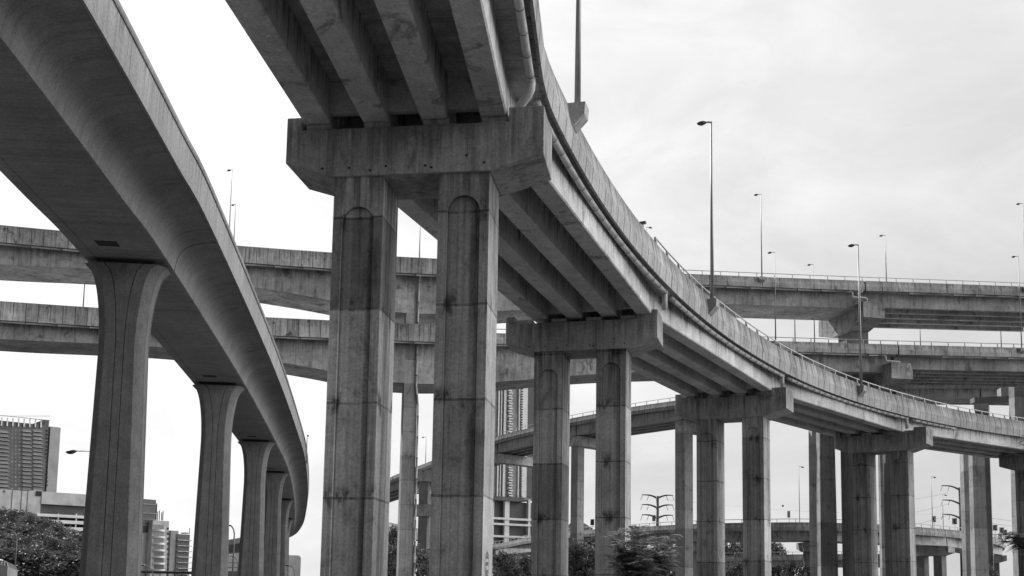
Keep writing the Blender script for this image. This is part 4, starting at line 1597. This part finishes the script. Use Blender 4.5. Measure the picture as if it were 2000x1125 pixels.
for k in range(9):
    y = 1054 + k * 11
    mb = MB(); fd.box(mb, 345, y, 372, y + 1.4, 1.4, 1.2); mb.build('floor_rim', M['pale'], gb)
for k in range(7):
    x = 347 + k * 3.4
    mb = MB(); fd.box(mb, x, 1046, x + 0.5, 1150, 0.6, 0.1); mb.build('mullion', M['mid'], gb)
mb = MB(); q0 = fd.pt(370, 1043); mb.tube([q0, q0 + ZUP * 2.6], 0.15, 5); mb.build('antenna', M['lamp'], gb)
mb = MB(); fd.box(mb, 360, 1040, 369, 1042, 0, 3); mb.build('roof_plant', M['slate'], gb)

# low covered walkway in front of them
fw = Facade(262, 205, 400, 209)
cw = thing('covered_walkway', 'long low covered walkway roof at the bottom edge left of the second flared pier', 'walkway', fw.pt(330, 1140))
mb = MB(); fw.box(mb, 225, 1113, 420, 1114.6, 1.2, 5); mb.build('roof', M['mid'], cw)
mb = MB(); fw.box(mb, 225, 1114.8, 420, 1118, 0.4, 4); mb.build('fascia', M['slate'], cw)
for k in range(14):
    x = 228 + k * 14
    mb = MB(); fw.box(mb, x, 1118.2, x + 1.6, 1165, 0.2, 0.3); mb.build('post', M['lamp'], cw)

# two small far blocks
fe = Facade(440, 520, 480, 522)
o1 = thing('far_block', 'small pale far block behind the second and third flared piers', 'building', fe.pt(458, 1140))
mb = MB(); fe.box(mb, 425, 1076, 505, 1150, 0, 15); mb.build('wall', M['pale'], o1)
for y in (1098, 1107):
    mb = MB(); fe.box(mb, 425, y, 505, y + 1.2, 0.1, 0.4); mb.build('floor_band', M['slate'], o1)
mb = MB(); fe.box(mb, 425, 1115, 505, 1150, 0.1, 0.4); mb.build('base', M['slate'], o1)
fe = Facade(560, 420, 588, 421)
o2 = thing('rounded_block', 'pale far block with a rounded top corner right of the last flared pier', 'building', fe.pt(575, 1140))
mb = MB()
a_, b_ = fe.pt(548, 1084), fe.pt(588, 1086)
L = (b_ - a_).dot(fe.d)
zt = a_.z
poly = [(0, 0), (L, 0)] + [(L - 1.2 + 1.2 * math.cos(PI / 2 * j / 5), zt - 1.2 + 1.2 * math.sin(PI / 2 * j / 5)) for j in range(6)] + [(0, zt)]
mb.prism(poly, fe.d, ZUP, V((a_.x, a_.y, 0)), -fe.n * 12)
mb.build('wall', M['pale'], o2)

# patterned high-rise right of the nearest columns
fh = Facade(960, 420, 1060, 430)
hr = thing('patterned_tower', 'white high-rise with zigzag balcony strips, seen right of the nearest ramp columns', 'tower block', fh.pt(1000, 1140))
mb = MB(); fh.box(mb, 940, 660, 1046, 972, 0, 18); mb.build('wall', M['mid'], hr)
for x0, x1, mt, out in ((974.5, 977, 'white', 0.6), (977, 980, 'slate', 0.2), (980, 981.5, 'white', 0.6), (981.5, 985.5, 'slate', 0.2), (985.5, 990, 'white', 0.6), (1014, 1016, 'white', 0.8), (1022, 1031, 'white', 0.7), (1031, 1046, 'slate', 0.3)):
    mb = MB(); fh.box(mb, x0, 660, x1, 972, out, 0.8); mb.build('facade_strip', M[mt], hr)
mb = MB(); fh.box(mb, 1000, 808, 1013, 972, 0.3, 0.6); mb.build('facade_strip', M['mid'], hr)
for k in range(46):
    y = 742 + k * 5.0
    mb = MB(); fh.box(mb, 990 + 1.4 * (k % 2), y, 997 + 1.4 * (k % 2), y + 2.6, 1.4, 1.2); mb.build('balcony', M['white'], hr)
    mb = MB(); fh.box(mb, 1016, y, 1019 + 1.0 * (k % 2), y + 2.2, 1.2, 1.0); mb.build('balcony', M['white'], hr)
mb = MB(); fh.box(mb, 940, 968, 1020, 976, 1.6, 4); mb.build('canopy', M['slate'], hr)
mb = MB(); fh.box(mb, 940, 976, 1046, 1150, -1.5, 14); mb.build('base', M['slate'], hr)
for x in (960, 985, 1031):
    mb = MB(); fh.box(mb, x, 976, x + (9 if x == 985 else 4), 1150, 0.6, 1.5); mb.build('pillar', M['white'], hr)
for y in (1009, 1020, 1044):
    mb = MB(); fh.box(mb, 940, y, 1046, y + 4, 1.0, 1.0); mb.build('floor_band', M['white'], hr)
# hipped roof peeping over the low ring road
q0 = at_Y(1133, 1032, 420)
rf = thing('hip_roof_house', 'small pointed roof above the low ring road beside the second ramp pier', 'house', (q0.x, q0.y, 0))
mb = MB(); mb.box((q0.x - 5, q0.y, 0), (9, 0, 0), (0, 9, 0), (0, 0, q0.z)); mb.build('wall', M['pale'], rf)
mb = MB()
zt = at_Y(1133, 1010, 420).z
mb.add([(q0.x - 5.5, q0.y - 0.5, q0.z), (q0.x + 4.8, q0.y - 0.5, q0.z), (q0.x + 4.8, q0.y + 9.5, q0.z), (q0.x - 5.5, q0.y + 9.5, q0.z), (q0.x - 1.5, q0.y + 4, zt)], [(0, 1, 4), (1, 2, 4), (2, 3, 4), (3, 0, 4), (3, 2, 1, 0)])
mb.build('roof', M['slate'], rf)

# curved ramp end at the bottom left corner
pr = Path([at_Y(-60, 1093, 96), at_Y(-10, 1100, 94), at_Y(14, 1106, 93), at_Y(28, 1112, 96), at_Y(34, 1116, 101), at_Y(33, 1119, 108)], 5)
rp = thing('ramp_end_wall', 'pale curved ramp wall with a railing in the bottom left corner', 'ramp wall', pr.pos(2))
mb = MB()
sweep(mb, pr, steps(0.1, pr.len - 0.1, 0.8), [(0, -4.5), (0.0, 0), (-0.25, 0), (-0.25, -4.5)])
mb.build('wall', M['pale'], rp)
railing(rp, pr, 0.2, pr.len - 0.2, -0.12, 0.0, 0.33, 0.55, 0.04)

# ------------------------------------------------------------------ wooded slope, trees and shrubs
mb = MB()
nx, ny = 26, 16
vs = []
for j in range(ny):
    for i in range(nx):
        x = -170 + i * 5.2
        y = 120 + j * 12
        e = max(0, 1 - ((x + 118) / 52) ** 2) * max(0, 1 - ((y - 215) / 95) ** 2)
        vs.append(V((x, y, -0.4 + 9.5 * e + 0.6 * mnoise.noise(V((x * 0.1, y * 0.1, 0))))))
fs = [(j * nx + i, j * nx + i + 1, (j + 1) * nx + i + 1, (j + 1) * nx + i) for j in range(ny - 1) for i in range(nx - 1)]
mb.add(vs, fs)
o = mb.build('hillside', plain("slope_soil", 0.09, 0.95, 0, 0.3, 0.4), smooth=True)
o['kind'] = 'structure'


def hill_z(x, y):
    e = max(0, 1 - ((x + 118) / 52) ** 2) * max(0, 1 - ((y - 215) / 95) ** 2)
    return max(0, -0.4 + 9.5 * e)


def crown_mesh(seed, h, w_, leaf, nclump, per, trunk_f=0.3, droop=0.0):
    rnd = random.Random(seed)
    mb = MB()
    tr = MB()
    tr.tube([(0, 0, -0.3), (0.05 * w_, 0, h * 0.25), (0.0, 0.04 * w_, h * 0.55), (0.03 * w_, 0, h * 0.8)], [0.035 * h, 0.026 * h, 0.018 * h, 0.006 * h], 7)
    for k in range(nclump):
        a = rnd.uniform(0, 2 * PI)
        zc = h * rnd.uniform(trunk_f, 1.0)
        f = math.sqrt(max(0.05, 1 - ((zc / h - 0.58) / 0.47) ** 2))
        rr = w_ * 0.5 * f * math.sqrt(rnd.uniform(0.05, 1.0))
        c = V((rr * math.cos(a), rr * math.sin(a), zc))
        cr = w_ * rnd.uniform(0.10, 0.21)
        tone = rnd.uniform(-0.5, 0.55)
        if k % 3 == 0:
            tr.tube([(0, 0, min(zc * 0.7, h * 0.6)), tuple(c * 0.5 + V((0, 0, zc * 0.38))), tuple(c)], [0.012 * h, 0.008 * h, 0.003 * h], 5)
        for _ in range(per):
            d = V((rnd.gauss(0, 1), rnd.gauss(0, 1), rnd.gauss(0, 0.75))).normalized() * cr * (rnd.random() ** 0.45)
            p = c + d
            u = V((rnd.gauss(0, 1), rnd.gauss(0, 1), rnd.gauss(0, 0.6))).normalized()
            v = u.cross(V((rnd.gauss(0, 1), rnd.gauss(0, 1), rnd.gauss(0, 1)))).normalized()
            s = leaf * rnd.uniform(0.6, 1.35)
            mb.add([p - u * s * 0.5, p + v * s * 0.28, p + u * s * 0.5, p - v * s * 0.28], [(0, 1, 2, 3)], tone=tone + rnd.uniform(-0.12, 0.12))
    return mb, tr


def make_tree(name, label, cat, loc, seed, h, w_, leaf, nclump, per, grp, mat='leaf', tf=0.3):
    th = thing(name, label, cat, loc, grp)
    mb, tr = crown_mesh(seed, h, w_, leaf, nclump, per, tf)
    for m_, nm, mt in ((tr, 'trunk', 'bark'), (mb, 'crown', mat)):
        m_.v = [v + V(loc) for v in m_.v]
        m_.build(nm, M[mt], th, autoflip=False)
    return th


protos = []
slope = [  # photo column, top row, distance
    (8, 1000, 232), (40, 1003, 228), (66, 1011, 224), (90, 1018, 222), (-20, 1010, 210), (24, 1026, 200), (58, 1030, 196), (106, 1030, 205), (128, 1036, 214), (150, 1046, 216), (172, 1050, 210),
    (-6, 1046, 175), (38, 1052, 168), (80, 1048, 178), (112, 1056, 176), (142, 1062, 182), (165, 1070, 180), (188, 1060, 188), (58, 1075, 150), (92, 1080, 148), (124, 1084, 150), (152, 1090, 150), (180, 1085, 158), (12, 1078, 148)]
words = ['leftmost at the skyline', 'second along the skyline', 'third along the skyline', 'below the car park corner', 'cut by the left edge, upper row', 'mid-slope behind the twin-armed lamp', 'mid-slope below the skyline', 'under the car park bands',
         'left of the car park openings', 'below the car park pillars', 'close beside the nearest flared pier, upper row', 'cut by the left edge, middle row', 'right of the twin-armed lamp top', 'in the very middle of the slope', 'centre right of the slope', 'right part of the slope, middle row',
         'by the curved neck lamp', 'half behind the nearest flared pier', 'above the curved ramp wall end', 'bottom row, left of centre', 'bottom row, centre', 'bottom row, right of centre', 'bottom row, touching the nearest flared pier', 'directly above the bottom left ramp wall']
for i, (x, y, Y) in enumerate(slope):
    q = at_Y(x, y, Y)
    zg = hill_z(q.x, Y)
    h = q.z - zg
    if i < 4:
        h0, w0 = 8.0, 7.6
        th = make_tree('broadleaf_tree', 'dense dark tree on the wooded slope, ' + words[i], 'tree', (q.x, Y, zg), 20 + i, h0, w0, 0.42, 58, 120, 'trees on the wooded slope', 'leaf', 0.12)
        protos.append((th, h0))
        sc = h / h0
    else:
        src, h0 = protos[(i * 7 + i // 5) % 4]
        th = copy_tree(src)
        th['label'] = 'dense dark tree on the wooded slope, ' + words[i]
        sc = h / h0
    th.location = (q.x, Y, zg)
    th.rotation_euler = (0, 0, random.uniform(0, 6.28))
    wide = max(sc, 0.95)
    th.scale = (wide * random.uniform(0.95, 1.2), wide * random.uniform(0.95, 1.2), sc)

bush = [
    (757, 1074, 176, 5.5, 'dense bush between the nearest column and the slim pier'),
    (776, 1080, 182, 5.0, 'bush tucked against the left edge of the slim pier'),
    (822, 1071, 178, 6.0, 'dense bush right of the slim pier'),
    (846, 1085, 172, 5.0, 'bush half hidden by the right column of the nearest ramp pier'),
    (985, 1084, 150, 5.0, 'bush under the low ring road right of the nearest columns'),
    (1012, 1088, 152, 5.0, 'bush beside the left column of the second ramp pier'),
    (1034, 1092, 148, 4.5, 'bush partly behind the left column of the second ramp pier'),
    (1124, 1064, 118, 4.6, 'tall bush right of the left column of the second ramp pier'),
    (1150, 1058, 122, 5.0, 'tall bush left of the right column of the second ramp pier'),
    (1170, 1070, 116, 4.6, 'bush behind the right column of the second ramp pier'),
    (1433, 1104, 180, 4.0, 'low bush between the columns of the third ramp pier'),
    (1528, 1103, 230, 5.0, 'low tree at the frame bottom right of the third ramp pier'),
    (1552, 1105, 234, 5.0, 'low tree at the frame bottom in the middle of that gap'),
    (1574, 1108, 238, 4.5, 'low tree at the frame bottom touching the broad tall columns'),
    (1935, 1113, 210, 3.6, 'small bush at the frame bottom near the right edge')]
bp = []
for i, (x, y, Y, wd, lb) in enumerate(bush):
    q = at_Y(x, y, Y)
    if i < 2:
        th = make_tree('bush', lb, 'bush', (q.x, Y, 0), 60 + i, 7.0, 5.5, 0.42, 60, 50, 'bushes below the bridges', 'leaf', 0.1)
        bp.append(th)
    else:
        th = copy_tree(bp[i % 2])
        th['label'] = lb
    th.location = (q.x, Y, 0)
    th.rotation_euler = (0, 0, random.uniform(0, 6.28))
    th.scale = (wd / 5.5, wd / 5.5, q.z / 7.0)

far = [(1405, 1062, 400), (1428, 1064, 396), (1455, 1063, 402), (1512, 1065, 392), (1300, 1068, 400), (1345, 1066, 404), (1250, 1070, 398)]
flab = ['far tree behind the left column of the third ramp pier', 'far tree between the columns of the third ramp pier, under the ring road', 'far tree beside the right column of the third ramp pier', 'far tree peeping out right of the third ramp pier',
        'far tree behind the top of the feathery shrub', 'far tree left of the third ramp pier', 'far tree left of the many-armed pylon']
for (x, y, Y), lb in zip(far, flab):
    q = at_Y(x, y, Y)
    src, h0 = protos[len(lb) % 4]
    th = copy_tree(src)
    th['label'] = lb
    th['group'] = 'far trees beyond the low roads'
    th.location = (q.x, Y, 0)
    th.scale = (1.5, 1.5, q.z / h0)
q = at_Y(773, 1038, 330)
th = copy_tree(protos[1][0])
th['label'] = 'pale far tree under the low road left of the slim pier'
th['group'] = 'far trees beyond the low roads'
th.location = (q.x, 330, 0)
th.scale = (0.8, 0.8, q.z / 8.0)


def frond(mb, tw, o, d, L, rnd, leafs, tone):
    """one feathery compound leaf: arching stalk with paired leaflets"""
    d = d.normalized()
    side = d.cross(ZUP)
    side = side.normalized() if side.length > 0.05 else V((1, 0, 0))
    pts = [o + d * L * k - ZUP * (L * 0.35 * k * k) for k in [j / 6 for j in range(7)]]
    tw.tube(pts, [0.012 * (1 - 0.7 * j / 6) for j in range(7)], 3)
    for j in range(leafs):
        k = 0.12 + 0.88 * j / leafs
        p = o + d * L * k - ZUP * (L * 0.35 * k * k)
        for sg in (-1, 1):
            ld = (side * sg + d * 0.35 - ZUP * rnd.uniform(0.05, 0.45)).normalized()
            ll = L * 0.24 * math.sin(PI * (0.15 + 0.8 * k)) * rnd.uniform(0.8, 1.2)
            wv = d * ll * 0.2
            mb.add([p, p + ld * ll * 0.5 + wv, p + ld * ll, p + ld * ll * 0.5 - wv], [(0, 1, 2, 3)], tone=tone + rnd.uniform(-0.2, 0.25))


def feathery(name, label, base, h, spread, nstem, nfr, L, seed, lean=None, zmin=0.25):
    rnd = random.Random(seed)
    th = thing(name, label, 'shrub' if name == 'feathery_shrub' else 'tree', base)
    mb, tw = MB(), MB()
    base = V(base)
    for i in range(nstem):
        a = 2 * PI * i / nstem + rnd.uniform(-0.4, 0.4)
        top = base + V((math.cos(a) * spread * rnd.uniform(0.25, 1), math.sin(a) * spread * rnd.uniform(0.25, 1), h * rnd.uniform(0.6, 1.0)))
        if lean:
            top += V(lean) * rnd.uniform(0.3, 1)
        mid = base.lerp(top, 0.5) + V((0, 0, h * 0.12))
        tw.tube([base, mid, top], [0.05, 0.03, 0.01], 5)
        for j in range(nfr):
            k = zmin + (1 - zmin) * j / nfr
            o = base.lerp(mid, k * 2) if k < 0.5 else mid.lerp(top, k * 2 - 1)
            b = rnd.uniform(0, 2 * PI)
            d = V((math.cos(b), math.sin(b), rnd.uniform(0.05, 0.9)))
            frond(mb, tw, o, d, L * rnd.uniform(0.7, 1.25), rnd, 11, rnd.uniform(-0.35, 0.4))
    tw.build('trunk', M['bark'], th, autoflip=False)
    mb.build('crown', M['leaf2'], th, autoflip=False)


q = at_Y(1252, 1052, 56)
feathery('feathery_shrub', 'feathery shrub in front of the right column of the second ramp pier', (q.x, 56, 0), q.z + 0.5, 1.9, 30, 36, 0.95, 5)
# tree standing just outside the right edge; two leafy branches reach into the picture
b = at_Y(2130, 1125, 40)
b.z = 0
th = thing('feathery_tree', 'feathery tree outside the right edge whose leafy sprays reach into the photo', 'tree', b)
mb, tw = MB(), MB()
rnd = random.Random(3)
tw.tube([b, b + V((0.1, 0, 3)), b + V((0.0, 0.1, 6.5)), b + V((0.2, 0, 9))], [0.16, 0.13, 0.09, 0.03], 8)
for (x, y), nfr, z0, sp in (((1966, 1044), 70, 2.2, 1.15), ((1976, 1058), 70, 2.1, 1.2), ((1990, 1046), 70, 2.2, 1.2), ((2000, 1060), 60, 2.1, 1.2), ((1992, 866), 26, 5.2, 0.6), ((1998, 850), 20, 5.4, 0.6), ((2060, 940), 40, 4.0, 1.2), ((2150, 760), 60, 6.5, 1.5), ((2230, 880), 60, 5.0, 1.5)):
    e = at_Y(x, y, 39.5)
    o = b + V((0, 0, min(z0, e.z)))
    mid = o.lerp(e, 0.55) + ZUP * 0.35
    tw.tube([o, mid, e], [0.05, 0.03, 0.008], 5)
    for j in range(nfr):
        k = 0.55 + 0.45 * (j + 1) / nfr
        p = o.lerp(mid, k * 2) if k < 0.5 else mid.lerp(e, k * 2 - 1)
        a = rnd.uniform(0, 2 * PI)
        frond(mb, tw, p, V((math.cos(a) - 0.5, math.sin(a), rnd.uniform(-0.3, 0.7))), rnd.uniform(0.3, 0.55) * sp, rnd, 9, rnd.uniform(-0.4, 0.5))
tw.build('trunk', M['bark'], th, autoflip=False)
mb.build('crown', M['leaf2'], th, autoflip=False)

# ------------------------------------------------------------------ painted marks
def stroke_marks(name, mat, parent, o, ex, n, strokes, w_):
    """flat brush strokes on a vertical face: o on the face, ex along it, n out of it"""
    mb = MB()
    for st in strokes:
        for (a, b), (c, d) in zip(st, st[1:]):
            L = math.hypot(c - a, d - b)
            px, pz = -(d - b) / L * w_ / 2, (c - a) / L * w_ / 2
            ax, az = (c - a) / L * w_ * 0.3, (d - b) / L * w_ * 0.3
            mb.add([o + n * 0.012 + ex * p + ZUP * z for p, z in ((a - ax + px, b - az + pz), (a - ax - px, b - az - pz), (c + ax - px, d + az - pz), (c + ax + px, d + az + pz))], [(0, 1, 2, 3)])
    return mb.build(name, mat, parent, autoflip=False)


o = at_pl(1125, 730, L0 + LN * 0.03, LN)
k = 38.0 / 500.0
dark = [[(0.3, 0.2), (1.0, 0.3), (1.2, 1.2), (0.9, 1.7), (1.6, 2.2)], [(1.6, 2.2), (2.0, 1.4), (2.5, 1.9)], [(1.2, 0.6), (1.4, 1.1)]]
lite = [[(2.0, 0.4), (2.0, 1.5), (2.6, 1.6), (3.0, 1.1), (2.9, 0.5), (2.2, 0.4)], [(2.9, 1.7), (3.3, 1.2), (3.2, 0.6)]]
stroke_marks('graffiti', M['mid'], deckD, o, LD, LN, dark, 0.22)
stroke_marks('graffiti', M['paint'], deckD, o, LD, LN, lite, 0.2)
q = at_h(1693, 754, 22.5)
s_ = PB.near(q)
o = PB.at(s_, 5.0 - 0.12 + 0.02, 1.55)
tg, rg = PB.tan(s_), PB.right(s_)
scr = [[(0.0, 0.2), (0.25, 0.35), (0.5, 0.15), (0.45, 0.4), (0.75, 0.2), (0.8, 0.4), (1.05, 0.25)], [(0.5, -0.1), (0.7, 0.05), (0.85, -0.2), (1.1, -0.05), (1.25, -0.2)], [(1.7, -0.15), (1.9, 0.02), (2.2, 0.0), (2.4, -0.3)]]
stroke_marks('graffiti', M['paint'], deckB, o, tg, rg, scr, 0.09)


def pier_frame(idx):
    (x, y), ang, dz = capsB[idx]
    a = math.radians(ang)
    return V((x, y, 0)), V((math.cos(a), -math.sin(a), 0)), V((math.sin(a), math.cos(a), 0)), dz


piers = [o_ for o_ in bpy.data.objects if o_.name.startswith('twin_column_pier')]
piers.sort(key=lambda o_: o_.name)
# dark paint remains around the lower left column of the second pier
O, ex, ey, dz = pier_frame(1)
rnd = random.Random(11)
uc = -2.95 + 0.94
for zc_, amp in ((6.38, 0.10), (5.42, 0.2)):
    mb = MB()
    vs = []
    n_ = 26
    up, dn = 0.1, 0.1
    for j in range(n_ + 1):
        u = -0.56 + 1.12 * j / n_
        up = max(0.015, up * 0.8 + amp * 0.5 * rnd.uniform(-0.3, 0.8))
        dn = max(0.015, dn * 0.8 + amp * 0.5 * rnd.uniform(-0.3, 0.8))
        vs += [O + ex * (uc + u) + ey * (0.12 + 0.17 - 0.012) + ZUP * (zc_ - dn), O + ex * (uc + u) + ey * (0.12 + 0.17 - 0.012) + ZUP * (zc_ + up)]
    mb.add(vs, [(2 * j, 2 * j + 2, 2 * j + 3, 2 * j + 1) for j in range(n_)])
    mb.build('paint_remains', M['paintdark'], piers[1], autoflip=False)
# two scrawled marks on the end face of the fourth cap
O, ex, ey, dz = pier_frame(3)
zt4 = 17.1 + dz + 1.87
o = O + ex * 4.95 + ZUP * (zt4 - 0.4)
stroke_marks('graffiti', M['paintdark'], piers[3], o, ey, ex, [[(0.45, 0.2), (0.65, 0.55), (0.6, 0.15)], [(0.8, -0.05), (0.95, 0.25)], [(1.75, 0.5), (1.65, -0.1), (2.3, -0.12)]], 0.09)
